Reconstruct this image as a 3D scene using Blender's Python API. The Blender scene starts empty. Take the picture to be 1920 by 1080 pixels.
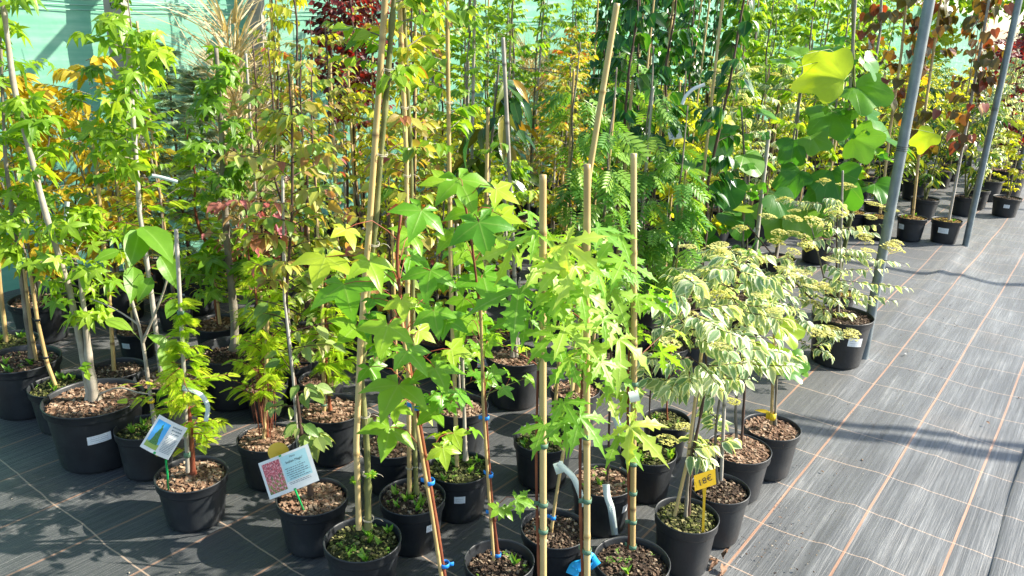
import bpy, math, random
import numpy as np
C = bpy.context.scene.collection
sc = bpy.context.scene
R_ = math.radians

# ---------------------------------------------------------------- camera, world, sun, exposure
H = 1.75
FPX = 1500.0
CM = np.array([[0.99940994, -0.03434779, 0.0],
               [0.01083428, 0.31524269, -0.94894924],
               [0.03259431, 0.9483893, 0.31542882]])      # camera axes (columns) in world space
cam_d = bpy.data.cameras.new('camera')
cam = bpy.data.objects.new('camera', cam_d); C.objects.link(cam)
cam_d.sensor_width = 36.0
cam_d.lens = 36.0 * FPX / 1920.0
cam_d.clip_start = 0.05
cam_d.clip_end = 2000
from mathutils import Matrix, Vector
cam.matrix_world = Matrix.Translation((0, 0, H)) @ Matrix([list(r) for r in CM]).to_4x4()
sc.camera = cam

SUN_AZ, SUN_EL = R_(5.0), R_(35.0)       # azimuth measured from +X towards +Y
w = bpy.data.worlds.new('World'); sc.world = w; w.use_nodes = True
nt = w.node_tree
sky = nt.nodes.new('ShaderNodeTexSky'); sky.sky_type = 'NISHITA'; sky.sun_disc = False
sky.sun_elevation = SUN_EL; sky.sun_rotation = R_(85.0)
sky.air_density = 1.0; sky.dust_density = 1.2; sky.ozone_density = 1.0
nt.links.new(sky.outputs[0], nt.nodes['Background'].inputs[0])
nt.nodes['Background'].inputs[1].default_value = 0.13
sd = bpy.data.lights.new('sun', 'SUN'); sd.energy = 5.0; sd.angle = R_(0.53); sd.color = (1.0, 0.92, 0.79)
sun = bpy.data.objects.new('sun', sd); C.objects.link(sun)
sdir = Vector((math.cos(SUN_EL) * math.cos(SUN_AZ), math.cos(SUN_EL) * math.sin(SUN_AZ), math.sin(SUN_EL)))
sun.rotation_euler = sdir.to_track_quat('Z', 'Y').to_euler(); sun.location = (4, 0, 6)
vs = sc.view_settings
vs.view_transform = 'Standard'; vs.look = 'None'; vs.gamma = 1; vs.use_curve_mapping = False
vs.exposure = 1.45
sc.cycles.max_bounces = 8; sc.cycles.transmission_bounces = 6; sc.cycles.diffuse_bounces = 4
sc.cycles.caustics_reflective = False; sc.cycles.caustics_refractive = False

# ---------------------------------------------------------------- helpers
def ray(x, y):
    return CM @ np.array([x - 960.0, 540.0 - y, -FPX])
def onz(x, y, z=0.0):
    d = ray(x, y); return d * ((z - H) / d[2]) + np.array([0, 0, H])
def at(x, y, Y):
    d = ray(x, y); return d * (Y / d[1]) + np.array([0, 0, H])
CAM = np.array([0, 0, H])
AV = R_(53.2716)                                   # direction of the rows (s axis)
SA = np.array([math.cos(AV), math.sin(AV)]); TA = np.array([SA[1], -SA[0]])
def st(s, t, z=0.0):
    p = SA * s + TA * t; return np.array([p[0], p[1], z])

def tag(o, label=None, cat=None, group=None, kind=None):
    if label: o['label'] = label
    if cat: o['category'] = cat
    if group: o['group'] = group
    if kind: o['kind'] = kind
    return o
def thing(name, loc, label, cat, group=None):
    o = bpy.data.objects.new(name, None); C.objects.link(o); o.location = loc
    o.empty_display_size = .05
    return tag(o, label, cat, group)

class MB:
    """collects triangles / quads with two float attributes: tint and vein"""
    def __init__(s): s.v = []; s.t = []; s.q = []; s.a = []; s.b = []; s.m = []; s.n = 0; s.qm = []
    def add(s, v, tris=None, quads=None, tint=0.5, vein=0.0, mat=0):
        v = np.asarray(v, float).reshape(-1, 3); k = len(v)
        if tris is not None and len(tris):
            s.t.append(np.asarray(tris, int).reshape(-1, 3) + s.n); s.m.append(np.full(len(s.t[-1]), mat))
        if quads is not None and len(quads):
            s.q.append(np.asarray(quads, int).reshape(-1, 4) + s.n); s.qm.append(np.full(len(s.q[-1]), mat))
        s.v.append(v); s.a.append(np.broadcast_to(np.asarray(tint, float), (k,)).copy())
        s.b.append(np.broadcast_to(np.asarray(vein, float), (k,)).copy()); s.n += k
        return s
    def mesh(s, name, mats, smooth=True, off=(0, 0, 0)):
        me = bpy.data.meshes.new(name)
        if not isinstance(mats, (list, tuple)): mats = [mats]
        for m in mats: me.materials.append(m)
        if not s.v: return me
        v = np.concatenate(s.v) - np.asarray(off, float)
        T = np.concatenate(s.t) if s.t else np.zeros((0, 3), int)
        Q = np.concatenate(s.q) if s.q else np.zeros((0, 4), int)
        loops = np.concatenate([T.ravel(), Q.ravel()])
        nf = len(T) + len(Q)
        starts = np.concatenate([np.arange(len(T)) * 3, len(T) * 3 + np.arange(len(Q)) * 4])
        me.vertices.add(len(v)); me.vertices.foreach_set('co', v.ravel())
        me.loops.add(len(loops)); me.loops.foreach_set('vertex_index', loops.astype(np.int32))
        me.polygons.add(nf); me.polygons.foreach_set('loop_start', starts.astype(np.int32))
        mi = np.concatenate(s.m + s.qm) if (s.m or s.qm) else np.zeros(nf)
        me.polygons.foreach_set('material_index', mi.astype(np.int32))
        me.polygons.foreach_set('use_smooth', np.full(nf, smooth))
        for nm, arr in (('tint', s.a), ('vein', s.b)):
            at_ = me.attributes.new(nm, 'FLOAT', 'POINT'); at_.data.foreach_set('value', np.concatenate(arr))
        me.update(calc_edges=True)
        return me
def link(name, mesh, parent=None, loc=None):
    o = bpy.data.objects.new(name, mesh); C.objects.link(o)
    if parent is not None: o.parent = parent
    if loc is not None: o.location = loc
    return o

def norm(v):
    v = np.asarray(v, float); n = np.linalg.norm(v, axis=-1, keepdims=True); return v / np.where(n == 0, 1, n)
def tube(mb, pts, rad, n=6, tint=0.5, mat=0, cap=True):
    pts = np.asarray(pts, float); k = len(pts)
    rad = np.broadcast_to(np.asarray(rad, float), (k,)); tint = np.broadcast_to(np.asarray(tint, float), (k,))
    d = norm(np.gradient(pts, axis=0))
    up = np.array([0.31, 0.17, 0.93]) if abs(d[:, 2].mean()) < .7 else np.array([1, 0.13, 0])
    x = norm(np.cross(d, up)); y = np.cross(d, x)
    an = np.arange(n) * 2 * math.pi / n
    v = pts[:, None] + rad[:, None, None] * (np.cos(an)[None, :, None] * x[:, None] + np.sin(an)[None, :, None] * y[:, None])
    i = np.arange(k - 1)[:, None] * n; j = np.arange(n)[None]; j2 = (j + 1) % n
    q = np.stack([i + j, i + j2, i + n + j2, i + n + j], -1).reshape(-1, 4)
    tr = []
    if cap:
        for b in ((k - 1) * n,): tr += [[b, b + a, b + a + 1] for a in range(1, n - 1)]
    mb.add(v.reshape(-1, 3), tr, q, np.repeat(tint, n), 0, mat)
def lathe(mb, prof, n=40, tint=.5, mat=0, c=(0, 0, 0), squash=None):
    prof = np.asarray(prof, float); k = len(prof); an = np.arange(n) * 2 * math.pi / n
    rr = prof[:, 0][:, None] * (np.ones(n)[None] if squash is None else squash[None])
    v = np.stack([rr * np.cos(an), rr * np.sin(an), np.repeat(prof[:, 1][:, None], n, 1)], -1) + np.asarray(c)
    i = np.arange(k - 1)[:, None] * n; j = np.arange(n)[None]; j2 = (j + 1) % n
    q = np.stack([i + j, i + j2, i + n + j2, i + n + j], -1).reshape(-1, 4)
    mb.add(v.reshape(-1, 3), None, q, tint, 0, mat)

# ---------------------------------------------------------------- materials
def newmat(name):
    m = bpy.data.materials.new(name); m.use_nodes = True
    return m, m.node_tree, m.node_tree.nodes['Principled BSDF'], m.node_tree.nodes['Material Output']
def N(t, ty, **kw):
    n = t.nodes.new(ty)
    for k, v in kw.items(): setattr(n, k, v)
    return n
def ramp(t, fac, cols):
    r = N(t, 'ShaderNodeValToRGB'); e = r.color_ramp.elements
    while len(e) < len(cols): e.new(0.5)
    for i, (p, c) in enumerate(cols): e[i].position = p; e[i].color = (*c, 1)
    t.links.new(fac, r.inputs[0]); return r.outputs[0]
def math_(t, op, a, b=None, c=None):
    n = N(t, 'ShaderNodeMath', operation=op)
    for i, x in enumerate((a, b, c)):
        if x is None: continue
        if isinstance(x, (int, float)): n.inputs[i].default_value = x
        else: t.links.new(x, n.inputs[i])
    return n.outputs[0]
def mix(t, fac, a, b, mode='MIX'):
    n = N(t, 'ShaderNodeMix', data_type='RGBA', blend_type=mode)
    for i, x in ((0, fac), (6, a), (7, b)):
        if isinstance(x, (int, float)): n.inputs[i].default_value = x
        elif isinstance(x, tuple): n.inputs[i].default_value = (*x, 1)
        else: t.links.new(x, n.inputs[i])
    return n.outputs[2]
def attr(t, nm):
    return N(t, 'ShaderNodeAttribute', attribute_name=nm).outputs['Fac']
def noise(t, scale, detail=3, vec=None, rough=.55):
    n = N(t, 'ShaderNodeTexNoise'); n.inputs['Scale'].default_value = scale; n.inputs['Detail'].default_value = detail
    n.inputs['Roughness'].default_value = rough
    if vec is not None: t.links.new(vec, n.inputs['Vector'])
    return n.outputs[0]
def objco(t): return N(t, 'ShaderNodeTexCoord').outputs['Object']
def bump(t, h, strength, dist, bs):
    b = N(t, 'ShaderNodeBump'); b.inputs['Strength'].default_value = strength; b.inputs['Distance'].default_value = dist
    t.links.new(h, b.inputs['Height']); t.links.new(b.outputs[0], bs.inputs['Normal'])

def leaf_mat(name, cols, trans=0.42, rough=.42, veincol=None, margin=None, tboost=(1.9, 1.7, .7), vein_amt=.28):
    m, t, bs, out = newmat(name)
    k = len(cols); base = ramp(t, attr(t, 'tint'), [(i / (k - 1), c) for i, c in enumerate(cols)])
    nz = noise(t, 60, 2, objco(t))
    base = mix(t, math_(t, 'MULTIPLY', nz, .35), base, mix(t, 1.0, base, (.55, .62, .5), 'MULTIPLY'))
    v = attr(t, 'vein')
    if margin:
        nn = noise(t, 220, 2, objco(t))
        e = math_(t, 'ADD', v, math_(t, 'MULTIPLY', math_(t, 'SUBTRACT', nn, .5), .5))
        e = ramp(t, e, [(.30, (1, 1, 1)), (.42, (0, 0, 0))])
        base = mix(t, e, base, margin)
    vv = math_(t, 'MULTIPLY', math_(t, 'POWER', v, 16.0), vein_amt)
    base = mix(t, vv, base, veincol or (.45, .55, .16))
    t.links.new(base, bs.inputs['Base Color']); bs.inputs['Roughness'].default_value = rough
    bs.inputs['Specular IOR Level'].default_value = .45
    bump(t, math_(t, 'ADD', math_(t, 'MULTIPLY', math_(t, 'POWER', v, 10.0), -1.0), math_(t, 'MULTIPLY', noise(t, 140, 2, objco(t)), .5)), .35, .002, bs)
    tr = N(t, 'ShaderNodeBsdfTranslucent'); t.links.new(mix(t, 1.0, base, tboost, 'MULTIPLY'), tr.inputs[0])
    ms = N(t, 'ShaderNodeMixShader'); ms.inputs[0].default_value = trans
    t.links.new(bs.outputs[0], ms.inputs[1]); t.links.new(tr.outputs[0], ms.inputs[2]); t.links.new(ms.outputs[0], out.inputs[0])
    return m
def tint_mat(name, cols, rough=.7, nscale=60, namt=.35, bmp=.3, bdist=.003, spec=.3):
    m, t, bs, out = newmat(name); k = len(cols)
    base = ramp(t, attr(t, 'tint'), [(i / (k - 1), c) for i, c in enumerate(cols)])
    nz = noise(t, nscale, 4, objco(t))
    base = mix(t, math_(t, 'MULTIPLY', nz, namt * 2), base, mix(t, 1.0, base, (.45, .45, .45), 'MULTIPLY'))
    t.links.new(base, bs.inputs['Base Color']); bs.inputs['Roughness'].default_value = rough
    bs.inputs['Specular IOR Level'].default_value = spec
    if bmp: bump(t, nz, bmp, bdist, bs)
    return m
def plain(name, col, rough=.5, spec=.4, metal=0, nscale=25, namt=.2):
    return_m = tint_mat(name, [col, col], rough, nscale, namt, .15, .002, spec)
    return_m.node_tree.nodes['Principled BSDF'].inputs['Metallic'].default_value = metal
    return return_m

LM = {
 'maple': leaf_mat('maple_leaf', [(.08, .27, .018), (.14, .36, .02), (.24, .44, .025), (.44, .54, .04)], .46, .36),
 'cut': leaf_mat('cut_leaf', [(.11, .32, .025), (.23, .45, .04), (.46, .58, .09)], .47, .42, (.6, .68, .3)),
 'gum': leaf_mat('sweetgum_leaf', [(.07, .18, .012), (.16, .32, .016), (.32, .47, .03)], .46, .38),
 'cherry': leaf_mat('cherry_leaf', [(.010, .065, .012), (.02, .11, .015), (.06, .20, .02)], .30, .3),
 'green': leaf_mat('green_leaf', [(.07, .20, .012), (.17, .33, .02), (.34, .46, .04)], .48, .42),
 'lime': leaf_mat('lime_leaf', [(.20, .32, .015), (.42, .48, .02), (.62, .58, .06)], .5, .5),
 'birch': leaf_mat('birch_leaf', [(.22, .32, .015), (.42, .46, .025), (.58, .52, .04)], .5, .45),
 'bronze': leaf_mat('bronze_leaf', [(.10, .24, .03), (.24, .38, .05), (.40, .40, .08), (.34, .30, .07), (.40, .10, .09)], .42, .4, (.4, .45, .2)),
 'bronzegreen': leaf_mat('bronze_green_leaf', [(.07, .18, .025), (.16, .27, .05), (.28, .36, .10), (.25, .12, .08)], .35, .4, (.4, .45, .2)),
 'pink': leaf_mat('pink_young_leaf', [(.20, .30, .06), (.34, .34, .10), (.42, .14, .12), (.46, .12, .17)], .38, .4, (.5, .3, .25), tboost=(1.6, 1.0, .8)),
 'plum': leaf_mat('plum_leaf', [(.03, .012, .012), (.09, .018, .014), (.25, .03, .03)], .35, .35, (.3, .1, .06), tboost=(2.2, .9, .6)),
 'redbud': leaf_mat('redbud_leaf', [(.06, .03, .02), (.10, .10, .02), (.12, .11, .02), (.14, .09, .04), (.26, .05, .03), (.55, .40, .03)], .36, .28, (.3, .2, .1), tboost=(1.7, 1.25, .5)),
 'redmaple': leaf_mat('red_maple_leaf', [(.05, .008, .012), (.15, .015, .015), (.30, .05, .03)], .35, .4, (.4, .1, .08), tboost=(2.0, .8, .6)),
 'gold': leaf_mat('gold_leaf', [(.42, .34, .01), (.62, .45, .02), (.72, .55, .04)], .42, .5, (.7, .6, .1), tboost=(1.3, 1.2, .5)),
 'feather': leaf_mat('feather_leaf', [(.16, .36, .012), (.34, .52, .02), (.56, .64, .05)], .48, .5),
 'conifer': leaf_mat('conifer_leaf', [(.10, .19, .10), (.18, .28, .17), (.30, .38, .26)], .3, .5),
 'sorbus': leaf_mat('sorbus_leaf', [(.07, .21, .035), (.13, .31, .05), (.30, .46, .07)], .40, .34),
 'tulip': leaf_mat('tulip_leaf', [(.04, .17, .02), (.08, .26, .025), (.20, .38, .03), (.36, .50, .03)], .44, .32, (.3, .45, .12)),
 'varieg': leaf_mat('variegated_leaf', [(.13, .27, .12), (.22, .36, .18), (.46, .54, .32)], .36, .45, (.45, .54, .34), margin=(.68, .72, .50)),
 'flower': leaf_mat('blossom', [(.50, .50, .14), (.62, .60, .24)], .3, .6),
 'magnolia': leaf_mat('magnolia_leaf', [(.015, .07, .02), (.03, .11, .02), (.12, .15, .02), (.38, .22, .02)], .22, .25, (.2, .25, .06)),
 'rhodo': leaf_mat('glossy_shrub_leaf', [(.02, .09, .025), (.05, .15, .025), (.20, .28, .03), (.5, .48, .04)], .32, .25, (.3, .35, .08)),
 'mixed': leaf_mat('mixed_leaf', [(.12, .24, .02), (.34, .40, .03), (.55, .46, .04), (.48, .14, .05)], .42, .45),
 'weed': leaf_mat('weed_leaf', [(.06, .20, .02), (.14, .32, .03), (.24, .38, .05)], .35, .5),
 'straw': leaf_mat('dry_straw', [(.40, .30, .16), (.55, .44, .26), (.60, .52, .36)], .2, .7, (.6, .5, .3)),
 'walnut': leaf_mat('broad_leaf', [(.09, .24, .015), (.16, .34, .02), (.26, .44, .04)], .45, .42, (.3, .5, .1), vein_amt=.5),
}
M_bark = {
 'grey': tint_mat('bark_grey', [(.12, .10, .075), (.30, .27, .21)], .8, 90),
 'pale': tint_mat('bark_pale', [(.30, .26, .20), (.46, .42, .34)], .8, 60),
 'red': tint_mat('bark_red', [(.14, .035, .02), (.28, .09, .04)], .55, 60),
 'green': tint_mat('bark_green', [(.10, .12, .035), (.24, .24, .09)], .7, 60),
 'dark': tint_mat('bark_dark', [(.05, .03, .022), (.12, .07, .05)], .6, 60),
}
M_petiole = {'red': plain('petiole_red', (.30, .07, .03)), 'green': plain('petiole_green', (.22, .30, .05))}
M_bamboo = tint_mat('bamboo', [(.16, .10, .045), (.50, .36, .15), (.62, .48, .24)], .42, 30, .22, .15, .001, .4)
M_stakegrey = tint_mat('weathered_cane', [(.12, .10, .08), (.36, .33, .28), (.50, .47, .42)], .6, 30, .25)
M_pot = None
def pot_mat():
    m, t, bs, out = newmat('black_plastic')
    n1 = noise(t, 9, 5, objco(t)); n2 = noise(t, 90, 3, objco(t))
    base = ramp(t, n1, [(.35, (.012, .014, .017)), (.62, (.022, .026, .030)), (.8, (.045, .046, .046))])
    t.links.new(base, bs.inputs['Base Color'])
    t.links.new(math_(t, 'MULTIPLY_ADD', n2, .25, .34), bs.inputs['Roughness'])
    bs.inputs['Specular IOR Level'].default_value = .5
    bump(t, n1, .35, .01, bs)
    return m
M_pot = pot_mat()
M_soil = {
 'bark': tint_mat('bark_mulch', [(.035, .022, .015), (.13, .072, .042), (.26, .155, .095), (.44, .33, .23)], .85, 120, .3, .6, .004),
 'dark': tint_mat('dark_soil', [(.022, .015, .010), (.07, .045, .03), (.17, .11, .07), (.42, .34, .24)], .9, 120, .4, .8, .006),
 'moss': tint_mat('mossy_soil', [(.022, .017, .010), (.05, .06, .015), (.14, .16, .03), (.34, .30, .14)], .9, 120, .4, .8, .006),
 'orange': tint_mat('orange_moss_soil', [(.07, .04, .015), (.30, .16, .04), (.36, .32, .05), (.50, .40, .12)], .9, 120, .3, .8, .006),
}
M_metal = None
def galv():
    m, t, bs, out = newmat('galvanised_steel')
    n1 = noise(t, 14, 6, objco(t)); n2 = noise(t, 160, 2, objco(t))
    t.links.new(ramp(t, n1, [(.3, (.13, .165, .185)), (.7, (.22, .26, .28))]), bs.inputs['Base Color'])
    bs.inputs['Metallic'].default_value = .55
    t.links.new(math_(t, 'MULTIPLY_ADD', n2, .3, .32), bs.inputs['Roughness'])
    bump(t, n2, .1, .001, bs); return m
M_metal = galv()
M_wire = plain('dark_wire', (.05, .06, .05), .5)
M_white = plain('white_card', (.78, .80, .78), .4)
M_tie = {'green': plain('green_tie', (.10, .20, .13), .6), 'blue': plain('blue_tie', (.02, .25, .75), .5), 'wire': plain('pale_string', (.45, .42, .33), .7),
         'yellow': plain('yellow_tie', (.75, .55, .02), .5), 'black': plain('black_tie', (.02, .02, .02), .5)}
M_ink = plain('ink', (.03, .03, .04), .6)
def label_mat():
    m, t, bs, out = newmat('printed_sticker')
    co = N(t, 'ShaderNodeTexCoord').outputs['UV']
    sp = N(t, 'ShaderNodeSeparateXYZ'); t.links.new(co, sp.inputs[0])
    row = math_(t, 'FRACT', math_(t, 'MULTIPLY', sp.outputs[1], 4.0))
    band = math_(t, 'LESS_THAN', math_(t, 'ABSOLUTE', math_(t, 'SUBTRACT', row, .5)), .2)
    nz = math_(t, 'GREATER_THAN', noise(t, 30, 2, co), .5)
    inx = math_(t, 'LESS_THAN', math_(t, 'ABSOLUTE', math_(t, 'SUBTRACT', sp.outputs[0], .5)), .38)
    iny = math_(t, 'LESS_THAN', math_(t, 'ABSOLUTE', math_(t, 'SUBTRACT', sp.outputs[1], .5)), .38)
    f = math_(t, 'MULTIPLY', math_(t, 'MULTIPLY', band, nz), math_(t, 'MULTIPLY', inx, iny))
    t.links.new(mix(t, math_(t, 'MULTIPLY', f, .7), (.74, .78, .80), (.10, .12, .16)), bs.inputs['Base Color'])
    bs.inputs['Roughness'].default_value = .4
    return m
M_label = label_mat()

# ---------------------------------------------------------------- ground cloth, earth, net
def build_ground():
    def mat():
        m, t, bs, out = newmat('woven_ground_cover')
        co = objco(t); sp = N(t, 'ShaderNodeSeparateXYZ'); t.links.new(co, sp.inputs[0])
        X, Y = sp.outputs[0], sp.outputs[1]                       # X = across (t), Y = along (s)
        cw = N(t, 'ShaderNodeCombineXYZ'); t.links.new(math_(t, 'MULTIPLY', X, 1.0), cw.inputs[0]); t.links.new(math_(t, 'MULTIPLY', Y, .028), cw.inputs[1])
        streak = noise(t, 55, 6, cw.outputs[0], .65)
        cw3 = N(t, 'ShaderNodeCombineXYZ'); t.links.new(X, cw3.inputs[0]); t.links.new(math_(t, 'MULTIPLY', Y, .25), cw3.inputs[1])
        streak2 = noise(t, 9, 4, cw3.outputs[0], .6)
        fine = noise(t, 420, 2, co)
        cwx = N(t, 'ShaderNodeCombineXYZ'); t.links.new(math_(t, 'MULTIPLY', X, .12), cwx.inputs[0]); t.links.new(Y, cwx.inputs[1])
        wave = noise(t, 240, 2, cwx.outputs[0])
        g = math_(t, 'ADD', math_(t, 'MULTIPLY', streak, .5), math_(t, 'MULTIPLY', streak2, .5))
        base = ramp(t, g, [(.34, (.045, .050, .053)), (.5, (.080, .087, .090)), (.59, (.132, .140, .142)), (.67, (.27, .275, .27))])
        base = mix(t, math_(t, 'MULTIPLY', fine, .35), base, (.045, .05, .052))
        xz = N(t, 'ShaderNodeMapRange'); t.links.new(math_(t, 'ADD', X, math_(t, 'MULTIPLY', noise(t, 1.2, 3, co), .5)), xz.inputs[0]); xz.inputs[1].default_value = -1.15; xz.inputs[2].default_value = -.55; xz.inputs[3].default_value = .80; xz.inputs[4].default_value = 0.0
        base = mix(t, xz.outputs[0], base, (.02, .024, .026))  # bed side painted darker in place of plant shade; path keeps its dust
        dirt = ramp(t, noise(t, 1.7, 6, co, .7), [(.55, (0, 0, 0)), (.75, (1, 1, 1))])
        base = mix(t, math_(t, 'MULTIPLY', dirt, .35), base, (.17, .14, .11))
        # warp lines (orange) along s
        wob = math_(t, 'MULTIPLY', math_(t, 'SUBTRACT', noise(t, 1.3, 2, co), .5), .03)
        u = math_(t, 'FRACT', math_(t, 'ADD', math_(t, 'DIVIDE', math_(t, 'ADD', X, .770), .2975), .5))
        du = math_(t, 'MULTIPLY', math_(t, 'ABSOLUTE', math_(t, 'SUBTRACT', math_(t, 'ADD', u, wob), .5)), .2975)
        l1 = ramp(t, math_(t, 'MULTIPLY', du, 100), [(.38, (1, 1, 1)), (.52, (0, 0, 0))])
        l1m = N(t, 'ShaderNodeMapRange'); t.links.new(X, l1m.inputs[0]); l1m.inputs[1].default_value = -1.6; l1m.inputs[2].default_value = -.9; l1m.inputs[3].default_value = .38; l1m.inputs[4].default_value = .66
        base = mix(t, math_(t, 'MULTIPLY', l1, l1m.outputs[0]), base, (.45, .23, .125))
        wob2 = math_(t, 'MULTIPLY', math_(t, 'SUBTRACT', noise(t, 3.5, 3, co), .5), .10)
        v = math_(t, 'FRACT', math_(t, 'ADD', math_(t, 'DIVIDE', Y, .322), .26))
        dv = math_(t, 'MULTIPLY', math_(t, 'ABSOLUTE', math_(t, 'SUBTRACT', math_(t, 'ADD', v, wob2), .5)), .322)
        l2 = ramp(t, math_(t, 'MULTIPLY', dv, 100), [(.20, (1, 1, 1)), (.34, (0, 0, 0))])
        base = mix(t, math_(t, 'MULTIPLY', l2, .60), base, (.46, .33, .23))
        t.links.new(base, bs.inputs['Base Color'])
        t.links.new(math_(t, 'MULTIPLY_ADD', streak, -.30, .66), bs.inputs['Roughness'])
        bs.inputs['Specular IOR Level'].default_value = .55
        bs.inputs['Sheen Weight'].default_value = .25; bs.inputs['Sheen Roughness'].default_value = .4
        hh = math_(t, 'ADD', math_(t, 'MULTIPLY', streak, 1.0), math_(t, 'MULTIPLY', wave, .05))
        bump(t, hh, .55, .012, bs)
        return m
    rs = np.random.RandomState(3)
    # s from -1..34, t from -6.5..6 : finer near the camera
    ss = np.concatenate([np.arange(-1, 9, .12), np.arange(9, 40, .8)])
    tt = np.concatenate([np.arange(-8, -5.5, .25), np.arange(-5.5, -2, .06), np.arange(-2, 2.6, .022), np.arange(2.6, 9, .3)])
    S, T = np.meshgrid(ss, tt, indexing='ij')
    z = np.zeros_like(S)
    for k in range(26):                       # wrinkles running with the rows
        t0 = rs.uniform(-1.6, 2.4); s0 = rs.uniform(0, 9); L = rs.uniform(.5, 2.2); wd = rs.uniform(.018, .05); sl = rs.uniform(-.06, .06)
        z += rs.uniform(.002, .007) * np.exp(-((T - t0 - sl * (S - s0)) / wd) ** 2) * np.exp(-((S - s0) / L) ** 2)
    for (s0, s1, t0, amp, wd) in ((4.9, 8.1, -.93, .016, .045), (3.9, 4.7, -.90, .014, .04), (1.0, 3.4, -.10, .004, .05), (1.2, 2.3, -.33, .007, .03), (1.6, 3.2, -.52, .006, .025)):
        z += amp * np.exp(-((T - t0 - .02 * np.sin(S * 2)) / wd) ** 2) / (1 + np.exp(-(S - s0) * 9)) / (1 + np.exp((S - s1) * 9))
    for k in range(40):
        z += .0012 * np.sin(S * rs.uniform(1, 5) + T * rs.uniform(3, 14) + rs.uniform(0, 6))
    z -= z.min() * 0 
    z[T < 5.9] *= 1
    n1, n2 = S.shape
    v = np.stack([T, S, z], -1).reshape(-1, 3)
    i = np.arange(n1 - 1)[:, None] * n2; j = np.arange(n2 - 1)[None]
    q = np.stack([i + j, i + j + 1, i + n2 + j + 1, i + n2 + j], -1).reshape(-1, 4)
    mb = MB(); mb.add(v, None, q)
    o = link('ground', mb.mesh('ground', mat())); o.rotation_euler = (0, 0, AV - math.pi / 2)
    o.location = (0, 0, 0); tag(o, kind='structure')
    # overlap strip of a second sheet at right (its edge shows as a seam)
    mb = MB(); s2 = np.arange(.5, 9, .15); e = -.05 + .006 * np.sin(s2 * 3.1) + .002 * np.sin(s2 * 7)
    tt2 = np.array([0, .004, .03, .08, .2, .5]); zz = np.array([.002, .006, .007, .006, .005, .003])
    v = np.stack([e[:, None] + tt2[None] + 0 * s2[:, None], np.repeat(s2[:, None], 6, 1), np.repeat(zz[None], len(s2), 0)], -1)
    n2 = 6; i = np.arange(len(s2) - 1)[:, None] * n2; j = np.arange(n2 - 1)[None]
    # (kept narrow: the overlap is one fold wide)
    q = np.stack([i + j, i + j + 1, i + n2 + j + 1, i + n2 + j], -1).reshape(-1, 4)
    mb.add(v.reshape(-1, 3), None, q)
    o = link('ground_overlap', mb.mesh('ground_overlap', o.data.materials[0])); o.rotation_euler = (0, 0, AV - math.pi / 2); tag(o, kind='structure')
    # bare earth far around
    mb = MB(); g = 300.0
    mb.add([[-g, -g, -.05], [g, -g, -.05], [g, g, -.05], [-g, g, -.05]], None, [[0, 1, 2, 3]])
    m, t, bs, out = newmat('field_earth')
    co = objco(t)
    t.links.new(ramp(t, noise(t, .6, 8, co, .7), [(.3, (.10, .12, .04)), (.5, (.16, .17, .06)), (.7, (.26, .22, .14))]), bs.inputs['Base Color'])
    bs.inputs['Roughness'].default_value = .95
    o = link('field', mb.mesh('field', m)); tag(o, kind='structure')
build_ground()

def build_net():
    m, t, bs, out = newmat('green_shade_net')
    co = objco(t); sp = N(t, 'ShaderNodeSeparateXYZ'); t.links.new(co, sp.inputs[0])
    cz = N(t, 'ShaderNodeCombineXYZ'); t.links.new(math_(t, 'MULTIPLY', sp.outputs[1], .12), cz.inputs[0]); t.links.new(sp.outputs[2], cz.inputs[1])
    st_ = noise(t, 14, 5, cz.outputs[0]); st2 = noise(t, 3, 4, co)
    base = ramp(t, math_(t, 'ADD', math_(t, 'MULTIPLY', st_, .6), math_(t, 'MULTIPLY', st2, .4)), [(.3, (.10, .34, .22)), (.5, (.18, .45, .31)), (.7, (.33, .57, .43))])
    t.links.new(base, bs.inputs['Base Color']); bs.inputs['Roughness'].default_value = .6
    bump(t, st2, .5, .03, bs)
    tr = N(t, 'ShaderNodeBsdfTranslucent'); t.links.new(base, tr.inputs[0])
    ms = N(t, 'ShaderNodeMixShader'); ms.inputs[0].default_value = .35
    t.links.new(bs.outputs[0], ms.inputs[1]); t.links.new(tr.outputs[0], ms.inputs[2]); t.links.new(ms.outputs[0], out.inputs[0])
    root = thing('shade_net_fence', st(2, -5.45), 'long green shade net fence stretched on wires along the back of the nursery bed', 'fence')
    root.rotation_euler = (0, 0, AV - math.pi / 2)
    ss = np.arange(-3, 38, .14); zz = np.linspace(0, 2.55, 26); S, Z = np.meshgrid(ss, zz, indexing='ij')
    x = .018 * np.sin(S * 2.1 + Z * 1.3) + .012 * np.sin(S * 5.3 - Z * 2) + .006 * np.sin(Z * 14 + S)
    mb = MB(); v = np.stack([x, S - 2 + 0 * Z, Z], -1).reshape(-1, 3); n2 = len(zz)
    i = np.arange(len(ss) - 1)[:, None] * n2; j = np.arange(n2 - 1)[None]
    mb.add(v, None, np.stack([i + j, i + j + 1, i + n2 + j + 1, i + n2 + j], -1).reshape(-1, 4))
    link('net', mb.mesh('net', m), root)
    mw = plain('net_wire', (.26, .46, .36), .5)
    for z in (1.74, 1.77, 1.80, .9):
        mb = MB(); s2 = np.arange(-3, 36, .6)
        tube(mb, np.stack([0 * s2 + .035, s2 - 2, z + .008 * np.sin(s2 * 1.7)], -1), .0035, 4)
        link('wire', mb.mesh('wire', mw), root)
build_net()

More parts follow.
